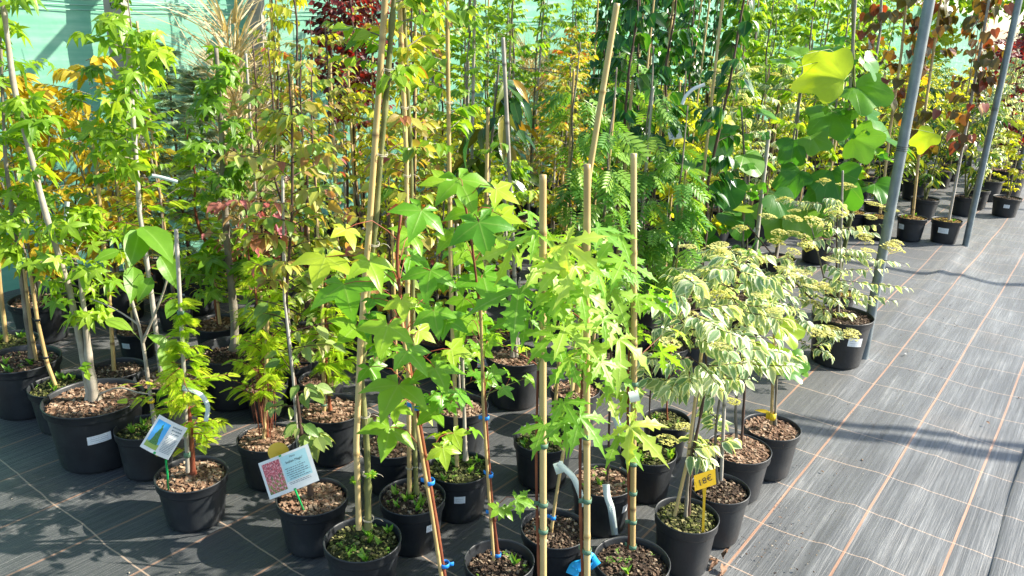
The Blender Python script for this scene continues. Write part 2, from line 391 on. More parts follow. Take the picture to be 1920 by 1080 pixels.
def posts():
    mw = tint_mat('weathered_post', [(.26, .24, .20), (.42, .40, .35)], .85, 18, .3)
    md = tint_mat('dark_post', [(.07, .08, .085), (.15, .16, .165)], .8, 18, .3)
    L = [(224, 5.35, .055, 'w', 'thick pale wooden post against the green net, leftmost of the net posts'),
         (483, 6.3, .05, 'w', 'greyish net post behind the birch tree with hanging yellow leaves'),
         (660, 7.6, .06, 'd', 'dark grey square post right behind the dark red plum tree'),
         (1012, 11.0, .06, 'd', 'dark post in the back row behind the tall thin trunks at top centre')]
    for (px, Y, r, k, lab) in L:
        p = at(px, 60, Y); root = thing('net_post', (p[0], p[1], 0), lab, 'post', 'posts along the back of the bed')
        mb = MB(); c = r
        prof = [(-c, -c), (c, -c), (c, c), (-c, c)]
        v = []
        for z in (0, .9, 1.8, 2.58, 2.6):
            k2 = .9 if z == 2.6 else 1
            v += [(a * k2, b * k2, z) for a, b in prof]
        q = [[i * 4 + j, i * 4 + (j + 1) % 4, i * 4 + 4 + (j + 1) % 4, i * 4 + 4 + j] for i in range(4) for j in range(4)] + [[16, 17, 18, 19]]
        mb.add(v, None, q); o = link('shaft', mb.mesh('shaft', mw if k == 'w' else md, False), root)
        mb = MB(); tube(mb, [(0, -r * 1.02, 1.75), (0, -r * 1.02 - .02, 1.78)], .006, 5); link('wire_clip', mb.mesh('wire_clip', M_wire), root)
posts()

def poles():
    labs = ['thick galvanised steel pole standing beside the big pot of variegated dogwood', 'galvanised steel pole beside the far pair of white labelled pots',
            'galvanised steel pole far down the row, at the top right corner']
    for i in range(3):
        p = st(4.58 + 3.31 * i, -.91)
        if i == 2: p = st(4.58 + 6.62, -.91)
        root = thing('steel_pole', p, labs[i], 'pole', 'steel poles along the edge of the bed')
        mb = MB(); zz = np.linspace(-.03, 2.75, 12); tube(mb, np.stack([0 * zz, 0 * zz, zz], -1), .0265, 20); link('tube', mb.mesh('tube', M_metal), root)
        mb = MB()
        for z in (1.18, 1.19, 1.2): 
            an = np.linspace(0, 2 * math.pi, 17); tube(mb, np.stack([.029 * np.cos(an), .029 * np.sin(an), z + 0 * an], -1), .002, 5)
        link('wire_band', mb.mesh('wire_band', M_wire), root)
    # roof pipes and cables above the path; only their shadows fall into the picture
    k = 1 / math.tan(SUN_EL)
    def over(a, b, h, r, nm, lab, extra=0):
        off = np.array([math.cos(SUN_AZ), math.sin(SUN_AZ)]) * h * k
        A = np.array([*(np.array(a) + off), h]); B = np.array([*(np.array(b) + off), h])
        d = B - A; A2, B2 = A - d * extra, B + d * 1.2
        root = thing(nm, tuple(A2), lab, 'roof support')
        t_ = np.linspace(0, 1, 24)[:, None]; pts = A2 + (B2 - A2) * t_ - A2; pts[:, 2] += .02 * np.sin(t_[:, 0] * 9)
        mb = MB(); tube(mb, pts, r, 10); link('pipe', mb.mesh('pipe', M_metal), root)
        return root
    over((1.05, 3.52), (2.35, 3.25), 2.75, .028, 'overhead_pipe', 'horizontal roof pipe above the path casting the nearer shadow band', .0)
    over((1.05, 3.42), (2.35, 3.12), 2.72, .045, 'rolled_shade_cloth', 'rolled up shade cloth tied under the roof pipe above the path', .0)
    over((2.6, 6.25), (3.84, 5.75), 2.75, .04, 'overhead_pipe', 'horizontal roof pipe above the middle of the path', .0)
    over((5.03, 8.62), (5.49, 8.51), 2.75, .045, 'overhead_pipe', 'horizontal roof pipe far down the path', .0)
    # cross bars that throw the slanting shadows on the net
    for q, (s0, lab) in enumerate(((3.42, 'roof crossbar meeting the net at its left end'), (4.6, 'roof crossbar meeting the net beside the pale post'), (5.9, 'roof crossbar meeting the net behind the birch'))):
        A = st(s0, -5.4, 2.5); B = st(s0, -3.6, 2.62); root = thing('roof_crossbar', tuple(A), lab, 'roof support', 'crossbars at the net')
        mb = MB(); tube(mb, [A - A, (B - A) * .5, B - A], .03, 8); link('pipe', mb.mesh('pipe', M_metal), root)
poles()
# ---------------------------------------------------------------- leaf templates (unit length along +Y, normal +Z)
def T_strip(n, prof, cols=5, fold=.22, curl=.25, wav=0.0):
    """leaf made of rows; prof(y)-> half width"""
    us = np.linspace(-1, 1, cols); ys = np.linspace(0, 1, n + 1)
    U, Y = np.meshgrid(us, ys); W = np.array([prof(y) for y in ys])[:, None]
    X = U * W; Z = fold * np.abs(U) * W - curl * Y ** 2 + wav * np.sin(Y * 16) * np.abs(U) ** 2 * W
    v = np.stack([X, Y, Z], -1).reshape(-1, 3); f = []
    for i in range(n):
        for j in range(cols - 1):
            a = i * cols + j; f += [[a, a + 1, a + cols + 1], [a, a + cols + 1, a + cols]]
    return v, np.array(f), (1 - np.abs(U)).reshape(-1)
def ov(wid=.3, p=.8, tip=1.0):
    return lambda y: max(.004, wid * math.sin(math.pi * min(1, y) ** p) ** .85 * (1 - .25 * y ** 3)) if 0 < y < 1 else .004
def T_lobed(angs, lens, sin_r, side, bend=.18, fold=.10):
    """palmate leaf; side: list of (along, lateral) fractions of lobe length between sinus and tip"""
    v = [[0, 0, 0]]; vein = [1]; f = []
    for k, (a, L) in enumerate(zip(angs, lens)):
        d = np.array([math.sin(a), math.cos(a)]); nrm = np.array([math.cos(a), -math.sin(a)])
        mids = [0]
        for al in [s[0] for s in side]:
            p = d * L * al; v.append([p[0], p[1], 0]); vein.append(1); mids.append(len(v) - 1)
        tipi = len(v); p = d * L; v.append([p[0], p[1], 0]); vein.append(.6)
        for sg in (-1, 1):
            kk = k + sg
            if 0 <= kk < len(angs): ha = abs(angs[kk] - a) / 2; Lr = sin_r * (L + lens[kk]) / 2
            else: ha = .42; Lr = sin_r * L * .75
            aa = a + sg * ha; sides = [len(v)]; v.append([math.sin(aa) * Lr, math.cos(aa) * Lr, fold * .5]); vein.append(0)
            for (al, la) in side[1:] if len(side) > 1 else []:
                q = d * L * al + nrm * sg * L * la; v.append([q[0], q[1], fold * la * 2]); vein.append(0); sides.append(len(v) - 1)
            sides.append(tipi)
            ch = mids + [tipi]
            # strip between ch (midrib) and sides
            i = j = 0; loc = []
            loc.append([ch[0], sides[0], ch[1]]); i = 1
            while i < len(ch) - 1 or j < len(sides) - 1:
                if j < len(sides) - 1: loc.append([ch[i], sides[j], sides[j + 1]]); j += 1
                if i < len(ch) - 1:
                    if ch[i + 1] != sides[j]: loc.append([ch[i], sides[j], ch[i + 1]])
                    i += 1
            for tr in loc:
                if len(set(tr)) == 3: f.append(tr if sg < 0 else tr[::-1])
    v = np.array(v, float); r2 = v[:, 0] ** 2 + v[:, 1] ** 2
    v[:, 2] += -bend * r2
    return v, np.array(f), np.array(vein, float)
D = math.radians
T = {}
T['maple'] = T_lobed([D(-128), D(-68), 0, D(68), D(128)], [.52, .88, 1, .88, .52], .50, [(.45, 0), (.52, .26), (.70, .17)], .22, .12)
T['maple7'] = T_lobed([D(-135), D(-92), D(-46), 0, D(46), D(92), D(135)], [.45, .75, .95, 1, .95, .75, .45], .48, [(.5, 0), (.58, .19), (.74, .11)], .22, .10)
T['gum'] = T_lobed([D(-125), D(-62), 0, D(62), D(125)], [.62, .92, 1, .92, .62], .36, [(.40, 0), (.5, .17)], .35, .12)
T['cut'] = T_lobed([D(-118), D(-58), 0, D(58), D(118)], [.55, .92, 1.05, .92, .55], .20, [(.28, 0), (.40, .10), (.50, .23), (.56, .10), (.68, .17), (.74, .06)], .35, .10)
T['heart'] = None
def T_polar(outline, rings=(.5,), bend=.2, fold=.18, smooth=False):
    o = np.array(outline, float)
    if smooth:
        r_ = []
        for k in range(len(o) - 1):
            p0, p1, p2, p3 = o[max(k - 1, 0)], o[k], o[k + 1], o[min(k + 2, len(o) - 1)]
            for u_ in (0, .33, .66): r_.append(.5 * (2 * p1 + (p2 - p0) * u_ + (2 * p0 - 5 * p1 + 4 * p2 - p3) * u_ ** 2 + (3 * p1 - p0 - 3 * p2 + p3) * u_ ** 3))
        r_.append(o[-1]); o = np.array(r_)
    n = len(o); v = [[0, 0.0, 0]]; ve = [1.0]
    for r in list(rings) + [1]:
        for k in range(n): v.append([o[k, 0] * r, o[k, 1] * r, 0]); ve.append(1 if (smooth and k % 6 == 0) or abs(o[k, 0]) <= .02 else (.2 if smooth else 1 - r))
    f = [[0, 1 + k, 2 + k] for k in range(n - 1)]
    for i in range(len(rings)):
        for k in range(n - 1):
            a = 1 + i * n + k; f += [[a, a + n, a + n + 1], [a, a + n + 1, a + 1]]
    v = np.array(v); v[:, 2] = fold * np.abs(v[:, 0]) - bend * (v[:, 1] ** 2 + .6 * v[:, 0] ** 2) + (.035 * np.sin(np.arctan2(v[:, 0], v[:, 1] - .3) * 5) * np.hypot(v[:, 0], v[:, 1]) ** 2 if smooth else 0)
    return v, np.array(f)[:, ::-1], np.array(ve)
hs = [(-.03, -.02), (-.22, -.14), (-.42, -.06), (-.50, .16), (-.44, .42), (-.26, .70), (-.1, .88), (0, 1), (.1, .88), (.26, .70), (.44, .42), (.50, .16), (.42, -.06), (.22, -.14), (.03, -.02)]
T['heart'] = T_polar(hs)
tl = [(-.03, 0), (-.3, -.06), (-.56, .05), (-.66, .22), (-.50, .42), (-.52, .62), (-.50, .86), (-.26, .92), (0, .80), (.26, .92), (.50, .86), (.52, .62), (.50, .42), (.66, .22), (.56, .05), (.3, -.06), (.03, 0)]
T['tulip'] = T_polar(tl, (.25, .5, .75), .34, .24, True)
ro = [(-.03, 0), (-.3, -.12), (-.56, .0), (-.66, .25), (-.60, .52), (-.42, .80), (-.2, .95), (0, 1), (.2, .95), (.42, .80), (.60, .52), (.66, .25), (.56, .0), (.3, -.12), (.03, 0)]
T['round'] = T_polar(ro, (.25, .5, .75), .36, .26, True)
T['ovate'] = T_strip(5, ov(.30, .78), 5, .3, .22)
T['ovate_lo'] = T_strip(3, ov(.30, .78), 3, .35, .25)
T['varieg'] = T_strip(5, ov(.27, .85), 5, .30, .38, .10)
T['long'] = T_strip(5, ov(.17, .9), 3, .35, .35)
T['long_lo'] = T_strip(3, ov(.19, .9), 3, .35, .35)
T['blade'] = T_strip(5, lambda y: .012 * (1.15 - y), 3, .3, .55)
T['broad'] = T_strip(6, ov(.28, .85), 5, .25, .35, .08)
def merge(parts):
    vs_, fs, ve = [], [], []; n = 0
    for (v, f, e) in parts: vs_.append(v); fs.append(f + n); ve.append(e); n += len(v)
    return np.concatenate(vs_), np.concatenate(fs), np.concatenate(ve)
def xf(t, ang, sc_, off, tilt=0):
    v, f, e = t; c, s = math.cos(ang), math.sin(ang)
    w_ = v * sc_; R = np.array([[c, s, 0], [-s, c, 0], [0, 0, 1]]); w_ = w_ @ R.T
    w_[:, 2] += tilt * np.hypot(w_[:, 0], w_[:, 1])
    return w_ + np.array(off), f, e
lf = T_strip(3, ov(.19, .85), 3, .2, .2); lf1 = (np.array([[0, 0, 0], [-.12, .4, .02], [0, 1, -.08], [.12, .4, .02]]), np.array([[0, 2, 1], [0, 3, 2]]), np.array([.5, 0, .5, 0]))
rc = (np.array([[-.008, 0, 0], [.008, 0, 0], [.004, 1, -.3], [-.004, 1, -.3], [-.006, .5, -.075], [.006, .5, -.075]]), np.array([[0, 1, 5], [0, 5, 4], [4, 5, 2], [4, 2, 3]]), np.zeros(6))
T['pinnate'] = merge([rc] + [xf(lf, sg * D(68 - 20 * q), .40 - .12 * abs(q - .45), (0, .22 + .7 * q, -.3 * (.22 + .7 * q) ** 2), -.12) for q in np.linspace(0, 1, 6) for sg in (-1, 1)] + [xf(lf, 0, .3, (0, .95, -.28))])
lf2 = (lf1[0] * [1.5, 1, 1], lf1[1], lf1[2])
T['feather'] = merge([xf(rc, 0, 1, (0, 0, 0), 0)] + [xf(lf2, sg * D(66 - 15 * q), .30 * (1.05 - .55 * q ** 2), (0, .05 + .93 * q, -.3 * q ** 2), .05) for q in np.linspace(0, 1, 15) for sg in (-1, 1)])
T['needle'] = merge([xf((lf1[0] * [1.0, 1, 1], lf1[1], lf1[2]), sg * D(45), .34, (0, .9 * q, 0), .25 * s2) for q in np.linspace(0, 1, 7) for sg, s2 in ((-1, 1), (1, -1), (.2, 2))])
rr = np.random.RandomState(5)
def corymb():
    ps = []
    for k in range(110):
        a = rr.uniform(0, 6.28); r = math.sqrt(rr.uniform(0, 1)) * .5; s_ = .062
        c = np.array([r * math.cos(a), r * math.sin(a), .14 * (1 - (r / .5) ** 2) + rr.uniform(-.02, .02)])
        q = rr.uniform(0, 6.28); v = np.array([[math.cos(q + k2 * 1.5708) * s_, math.sin(q + k2 * 1.5708) * s_, rr.uniform(-.02, .03)] for k2 in range(4)]) + c
        ps.append((v, np.array([[0, 1, 2], [0, 2, 3]]), np.zeros(4)))
    for k in range(9):
        a = k * .7; e = np.array([.32 * math.cos(a), .32 * math.sin(a), 0.03]); s_ = .006
        ps.append((np.array([[-s_, 0, -.16], [s_, 0, -.16], e + [s_, 0, 0], e - [s_, 0, 0]]), np.array([[0, 1, 2], [0, 2, 3]]), np.zeros(4)))
    return merge(ps)
T['corymb'] = corymb()

class Leaves:
    def __init__(s): s.o = []; s.d = []; s.n = []; s.z = []; s.t = []
    def add(s, o, d, n, size, tint): s.o.append(o); s.d.append(d); s.n.append(n); s.z.append(size); s.t.append(tint)
    def into(s, mb, tmpl, rng, wid=.12, mat=0, jit=.0):
        if not s.o: return
        o = np.array(s.o, float); y = norm(np.array(s.d, float)); n = np.array(s.n, float)
        z = norm(n - (n * y).sum(1)[:, None] * y); x = np.cross(y, z); sz = np.array(s.z, float)
        v, f, e = tmpl; k = len(v); m = len(o)
        ws = 1 + rng.uniform(-wid, wid, m); bz = rng.uniform(.3, 1.7, m)
        P = (v[None, :, 0, None] * (ws * sz)[:, None, None] * x[:, None] + v[None, :, 1, None] * sz[:, None, None] * y[:, None]
             + v[None, :, 2, None] * (sz * bz)[:, None, None] * z[:, None]) + o[:, None]
        if jit: P = P + rng.normal(0, jit, P.shape) * sz[:, None, None]
        F = (f[None] + (np.arange(m) * k)[:, None, None]).reshape(-1, 3)
        mb.add(P.reshape(-1, 3), F, None, np.repeat(np.clip(s.t, 0, 1), k), np.tile(e, m), mat)

# ---------------------------------------------------------------- pots
_pc = {}
def pot_mesh(r, h, n=44):
    key = (round(r, 3), round(h, 3), n)
    if key in _pc: return _pc[key]
    mb = MB(); b = r * .80
    prof = [(b * .55, .004), (b * .9, .002), (b * .985, .008), (b * 1.01, .02), (r * .925, h - .040), (r * .93, h - .036), (r * .975, h - .034), (r * .985, h - .03), (r * .985, h - .006), (r * 1.0, h - .004), (r * 1.005, h), (r * .99, h + .002),
            (r * .965, h), (r * .955, h - .006), (r * .93, h - .03), (r * .9, h - .05), (r * .88, h - .075)]
    rs = np.random.RandomState(int(r * 1000 + h * 977)); an = np.arange(n) * 2 * math.pi / n
    sq = 1 + .012 * np.cos(2 * an + rs.uniform(0, 6)) + .004 * np.cos(3 * an + rs.uniform(0, 6))
    lathe(mb, prof, n, .5, 0, squash=sq); me = mb.mesh('pot', M_pot); _pc[key] = me; return me
_sc = {}
def soil_mesh(r, h, kind, rng, chips=260, dep=.03, key=None):
    if key and (key in _sc): return _sc[key]
    mb = MB(); R = r * .925; nr, na = 9, 30
    v = [[0, 0, 0]]; ti = [rng.uniform(0, .4)]
    for i in range(1, nr + 1):
        for j in range(na):
            a = j * 2 * math.pi / na; q = R * i / nr
            v.append([q * math.cos(a), q * math.sin(a), rng.uniform(-.005, .006) + .010 * (1 - (i / nr) ** 2)]); ti.append(rng.uniform(0, .45))
    v = np.array(v); v[:, 2] += h - dep
    f = [[0, 1 + j, 1 + (j + 1) % na] for j in range(na)]; q = [[1 + i * na + j, 1 + (i + 1) * na + j, 1 + (i + 1) * na + (j + 1) % na, 1 + i * na + (j + 1) % na] for i in range(nr - 1) for j in range(na)]
    mb.add(v, f, q, ti)
    # bark chips / crumbs: small slabs
    bx = np.array([[-1, -1, -1], [1, -1, -1], [1, 1, -1], [-1, 1, -1], [-1, -1, 1], [1, -1, 1], [1, 1, 1], [-1, 1, 1]], float)
    bq = np.array([[0, 1, 5, 4], [1, 2, 6, 5], [2, 3, 7, 6], [3, 0, 4, 7], [4, 5, 6, 7]])
    for k in range(chips):
        a = rng.uniform(0, 6.283); q = R * .97 * math.sqrt(rng.uniform(0, 1))
        if kind == 'bark': s3 = np.array([rng.uniform(.005, .012), rng.uniform(.0025, .006), rng.uniform(.001, .0028)])
        else: s3 = np.array([1, rng.uniform(.6, 1), rng.uniform(.4, .8)]) * rng.uniform(.0015, .0055)
        b = (bx + rng.uniform(-.3, .3, (8, 3))) * s3; e = rng.uniform(-.5, .5, 2); th = rng.uniform(0, 6.28)
        cx_, sx = math.cos(th), math.sin(th)
        b[:, 2] += b[:, 0] * e[0] + b[:, 1] * e[1]
        b = np.stack([b[:, 0] * cx_ - b[:, 1] * sx, b[:, 0] * sx + b[:, 1] * cx_, b[:, 2]], -1) + [q * math.cos(a), q * math.sin(a), h - dep + .008 * (1 - (q / R) ** 2) + rng.uniform(.001, .007)]
        mb.add(b, None, bq, rng.uniform(.25, 1) ** (1 if kind == 'bark' else 1.5))
    me = mb.mesh('soil', M_soil[kind], False)
    if key: _sc[key] = me
    return me
def weeds(root, base, r, h, rng, n=12, dep=.03, big=1.0):
    lv = Leaves()
    for k in range(n):
        a = rng.uniform(0, 6.283); q = r * .8 * math.sqrt(rng.uniform(0, 1)); c = np.array([q * math.cos(a), q * math.sin(a), h - dep + .008])
        if rng.uniform() < .4:
            for j in range(6):
                b = rng.uniform(0, 6.28); lv.add(c, (math.cos(b) * .4, math.sin(b) * .4, 1), (math.cos(b + 1.5), math.sin(b + 1.5), .3), rng.uniform(.02, .045) * big, rng.uniform(0, 1))
        else:
            for j in range(7):
                b = rng.uniform(0, 6.28); lv.add(c + [0, 0, rng.uniform(0, .02)], (math.cos(b), math.sin(b), .35), (0, 0, 1), rng.uniform(.006, .014) * big, rng.uniform(0, 1))
    mb = MB(); lv.into(mb, T['long_lo'], rng, .3); tag(link('weeds', mb.mesh('weeds', LM['weed']), root), kind='stuff')
def sticker(pot, r, h, ang, w_=.055, hh=.03, zc=None, tilt=0):
    mb = MB(); zc = zc if zc is not None else h * .62; n = 6; v = []; uv = []
    for j in range(3):
        for i in range(n + 1):
            z = zc + (j - 1) * hh / 2; rad = (r * .80 * 1.01 + (r * .925 - r * .808) * (z - .02) / (h - .06)) * 1.012 + .0015
            a = ang + (i / n - .5) * w_ / rad; z2 = z + tilt * (i / n - .5) * w_
            v.append([rad * math.cos(a), rad * math.sin(a), z2]); uv.append((i / n, j / 2))
    q = [[j * (n + 1) + i, j * (n + 1) + i + 1, (j + 1) * (n + 1) + i + 1, (j + 1) * (n + 1) + i] for j in range(2) for i in range(n)]
    mb.add(v, None, q); me = mb.mesh('label', M_label)
    ul = me.uv_layers.new(name='UVMap')
    for l in me.loops: ul.data[l.index].uv = uv[l.vertex_index]
    return link('label', me, pot)
def camang(p):      # angle of the pot side facing the camera
    return math.atan2(-p[1], -p[0])

def bamboo(root, pts, r=.007, mat=None, node=.24, rng=None, nm='stake', taper=.85):
    pts = np.array(pts, float); rng = rng or np.random
    d = np.linalg.norm(np.diff(pts, axis=0), axis=1); L = np.concatenate([[0], np.cumsum(d)]); n = max(8, int(L[-1] / .012)); n = min(n, 150)
    u = np.linspace(0, L[-1], n); P = np.stack([np.interp(u, L, pts[:, k]) for k in range(3)], -1)
    ph = rng.uniform(0, node); dist = np.abs(((u + ph) / node + .5) % 1 - .5) * node
    nd = np.exp(-(dist / .006) ** 2); ti = np.clip(.55 + .35 * np.sin(u * 3 + ph * 30) * .6 - .75 * np.exp(-(dist / .004) ** 2) + .2 * np.exp(-(dist / .03) ** 2), 0, 1)
    mb = MB(); tube(mb, P, r * (1 - (1 - taper) * u / max(L[-1], 1e-6)) * (1 + .16 * nd), 9, ti)
    return link(nm, mb.mesh(nm, mat or M_bamboo), root)
def tie(root, p, r, kind='green', wid=.009, tail=True, nm='tie', rng=None, ang=None):
    rng = rng or np.random; mb = MB(); an = np.linspace(0, 2 * math.pi, 15)
    if kind in ('wire',):
        for dz in (0, .004): tube(mb, np.stack([(r + .001) * np.cos(an), (r + .001) * np.sin(an), dz + .002 * np.sin(an * 2)], -1) + p, .0009, 4)
        e = [[r, 0, 0], [r + .012, -.004, .006], [r + .024, -.002, .001], [r + .03, .004, -.01]]; tube(mb, np.array(e) + p, .0008, 4)
    else:
        v = []; 
        for z in (-wid / 2, wid / 2):
            for a in an: v.append([(r + .0012) * math.cos(a), (r + .0012) * math.sin(a), z])
        for z in (wid / 2, -wid / 2):
            for a in an: v.append([(r + .0022) * math.cos(a), (r + .0022) * math.sin(a), z])
        k = len(an); q = [[j * k + i, j * k + i + 1, (j + 1) % 4 * k + i + 1, (j + 1) % 4 * k + i] for j in range(4) for i in range(k - 1)]
        mb.add(np.array(v) + p, None, q)
        if tail:
            a = ang if ang is not None else rng.uniform(2.6, 3.6); c, s = math.cos(a), math.sin(a)
            t_ = .014
            vv = [[r * c, r * s, z * wid] for z in (-.5, .5)] + [[(r + t_) * c, (r + t_) * s, z * wid + .003] for z in (-.5, .5)]
            vv = vv + [[x + .001 * s, y - .001 * c, z] for x, y, z in vv]
            mb.add(np.array(vv) + p, None, [[0, 2, 3, 1], [4, 5, 7, 6], [0, 4, 6, 2], [1, 3, 7, 5], [2, 6, 7, 3]])
    return link(nm, mb.mesh(nm, M_tie[kind]), root)

def interp_path(pts, z):
    pts = np.array(pts); return np.array([np.interp(z, pts[:, 2], pts[:, k]) for k in (0, 1)] + [z])
def trunkpath(b, top, rng, wob=.012, n=9):
    u = np.linspace(0, 1, n)[:, None]; P = b + (top - b) * u
    P[1:, :2] += rng.normal(0, wob, (n - 1, 2)) * np.sin(u[1:] * math.pi * .9 + .2); return P

# species -> template, material, size, colours, habit
SP = {
 #        tmpl      mat      size  nper petiole droop blen  up   bark
 'gum':   ('gum', 'gum', .076, 6, .05, .75, .16, .6, 'grey'),
 'maple': ('maple', 'maple', .085, 4, .06, .6, .14, .7, 'green'),
 'limemaple': ('maple', 'lime', .075, 5, .05, .5, .12, .7, 'grey'),
 'cut':   ('cut', 'cut', .085, 5, .05, .8, .15, .6, 'red'),
 'cherry': ('ovate', 'cherry', .095, 6, .015, 1.1, .10, .5, 'dark'),
 'pear':  ('ovate_lo', 'green', .052, 14, .015, .5, .17, .6, 'grey'),
 'lime':  ('ovate_lo', 'lime', .055, 12, .01, .4, .18, .6, 'grey'),
 'birch': ('ovate_lo', 'birch', .055, 10, .02, 1.6, .20, .3, 'dark'),
 'bronze': ('ovate_lo', 'bronze', .054, 14, .015, .5, .20, .5, 'dark'),
 'bronzegreen': ('ovate', 'bronzegreen', .062, 7, .018, .5, .16, .5, 'dark'),
 'pink': ('ovate', 'pink', .062, 8, .015, .5, .18, .6, 'dark'),
 'plum':  ('ovate_lo', 'plum', .052, 12, .012, .5, .14, .5, 'dark'),
 'redbud': ('heart', 'redbud', .082, 4, .035, 1.6, .10, .3, 'grey'),
 'redmaple': ('maple7', 'redmaple', .055, 9, .02, .6, .22, .6, 'dark'),
 'gold':  ('long_lo', 'gold', .10, 13, .02, .4, .26, .7, 'grey'),
 'feather': ('feather', 'feather', .068, 9, .0, .12, .13, .9, 'red'),
 'conifer': ('needle', 'conifer', .055, 12, .0, .1, .15, .5, 'dark'),
 'sorbus': ('pinnate', 'sorbus', .16, 5, .02, .5, .07, .8, 'grey'),
 'tulip': ('tulip', 'tulip', .11, 3, .06, .8, .12, .6, 'green'),
 'varieg': ('varieg', 'varieg', .054, 15, .008, .5, .22, .7, 'dark'),
 'magnolia': ('long', 'magnolia', .15, 5, .01, .8, .10, .6, 'grey'),
 'rhodo': ('long', 'rhodo', .085, 8, .01, .4, .16, .7, 'green'),
 'mixed': ('ovate_lo', 'mixed', .048, 12, .01, .4, .20, .6, 'grey'),
 'walnut': ('broad', 'walnut', .12, 3, .02, 1.1, .12, .5, 'pale'),
 'straw': ('blade', 'straw', .42, 9, .0, -1.6, .10, .3, 'pale'),
}
def crown(root, sp, path, z0, z1, rad, nbr, rng, size=1.0, tint=(0, 1), shape='col', off=(0, 0, 0), density=1.0, brn='branches', fol='foliage', barkr=.0022, updir=.35, lop=None, tshift=0):
    tm, mt, sz, nper, pet, droop, bl, up, bark = SP[sp]
    lv = Leaves(); br = MB(); ptm = M_petiole['red' if sp in ('maple', 'bronze', 'plum', 'redbud') else 'green']
    for b in range(nbr):
        q = (b + rng.uniform(0, 1)) / nbr; z = z0 + (z1 - z0) * q; p = interp_path(path, z); a = rng.uniform(0, 6.283) if lop is None else rng.normal(lop, 1.0)
        if shape == 'col': R = rad * (1 - .45 * q ** 2)
        elif shape == 'cone': R = rad * (1.05 - .9 * q)
        elif shape == 'vase': R = rad * (.45 + .6 * q)
        else: R = rad * math.sqrt(max(.12, 1 - (2 * q - 1) ** 2))
        R *= rng.uniform(.55, 1.1)
        L = max(R, .02); o_ = np.array([math.cos(a), math.sin(a), 0])
        ns = 5; u = np.linspace(0, 1, ns)[:, None]
        side = np.array([-o_[1], o_[0], 0]) * rng.uniform(-.25, .25)
        cur = p + (o_ * L) * u + np.array([0, 0, 1]) * (updir * L) * u * (1.2 - .5 * u) + side * L * u ** 2
        if L > .05: tube(br, cur, np.linspace(barkr, barkr * .45, ns), 5, rng.uniform(.2, .9), cap=False)
        m = max(2, int(round(nper * density * rng.uniform(.7, 1.3))))
        for k in range(m):
            uu = .12 + .9 * (k + rng.uniform(.2, .8)) / m if L > .06 else rng.uniform(.2, 1); uu = min(uu, 1)
            c = np.array([np.interp(uu, u[:, 0], cur[:, j]) for j in range(3)])
            th = a + (1 if k % 2 else -1) * rng.uniform(.35, 1.3) if uu < .92 else a + rng.normal(0, .3)
            hd = np.array([math.cos(th), math.sin(th), 0])
            dr = droop * rng.uniform(.4, 1.4)
            s_ = sz * size * rng.uniform(.6, 1.15) * (1 if uu < .85 else .75)
            base = c + hd * pet * size * rng.uniform(.5, 1.1) + [0, 0, pet * .25]
            if pet > .018: tube(br, [c, (c + base) / 2 + [0, 0, pet * .15], base], .0009, 3, .5, 1, cap=False)
            d = hd + [0, 0, -dr]; nn = np.array([0, 0, 1.0]) * up + hd * rng.uniform(.1, .6) * (dr + .3) + rng.normal(0, .33, 3)
            tt = tint[0] + (tint[1] - tint[0]) * np.clip(rng.beta(2, 2) + .25 * (uu - .5) + .12 * math.sin(q * 9 + b) + tshift, 0, 1)
            lv.add(base, d, nn, s_, tt)
    mb = MB(); lv.into(mb, T[tm], rng); link(fol, mb.mesh(fol, LM[mt], off=off), root)
    if br.v: link(brn, br.mesh(brn, [M_bark[bark], ptm], off=off), root)

def potted(name, px, py, r, h, label, cat, group=None, soil='dark', chips=260, dep=.03, seed=0, rimh=None, weed=0, st_=None, key=None, pos=None):
    """(px, py): pixel of the centre of the pot's rim"""
    p = onz(px, py, h) if pos is None else np.array(pos, float)
    p = np.array([p[0], p[1], 0.0]); root = thing(name, tuple(p), label, cat, group); rng = np.random.RandomState(seed)
    pot = link('pot', pot_mesh(r, h), root); pot.rotation_euler = (0, 0, rng.uniform(0, 6.28))
    so = link('soil', soil_mesh(r, h, soil, rng, chips, dep, key), root)
    if weed: weeds(root, p, r, h, rng, weed, dep)
    if st_ is not None:
        a = camang(p) + st_[0] - pot.rotation_euler[2]; sticker(pot, r, h, a, st_[1] if len(st_) > 1 else .055, st_[2] if len(st_) > 2 else .03, tilt=st_[3] if len(st_) > 3 else 0)
    root['_h'] = h - dep
    return root, p, rng
def stem(root, pts, r0, r1, bark, nm='trunk', n=8, off=None, knob=0):
    pts = np.array(pts, float); mb = MB()
    d = np.concatenate([[0], np.cumsum(np.linalg.norm(np.diff(pts, axis=0), axis=1))]); m = max(6, int(d[-1] / .035)); u = np.linspace(0, d[-1], m)
    P = np.stack([np.interp(u, d, pts[:, k]) for k in range(3)], -1)
    for _ in range(2): P[1:-1] = (P[:-2] + 2 * P[1:-1] + P[2:]) / 4
    rs = np.random.RandomState(int(abs(pts[0, 0] * 1000)) % 9999)
    rad = r0 + (r1 - r0) * u / d[-1]; rad = rad * (1 + .07 * rs.normal(0, 1, m)) * (1 + .5 * np.exp(-(u / .02) ** 2))
    if knob: rad[rs.randint(1, m - 1, max(1, m // 5))] *= 1 + knob
    tube(mb, P, rad, n, np.clip(.5 + .35 * rs.normal(0, 1, m), 0, 1))
    return link(nm, mb.mesh(nm, M_bark[bark], off=off if off is not None else (0, 0, 0)), root)
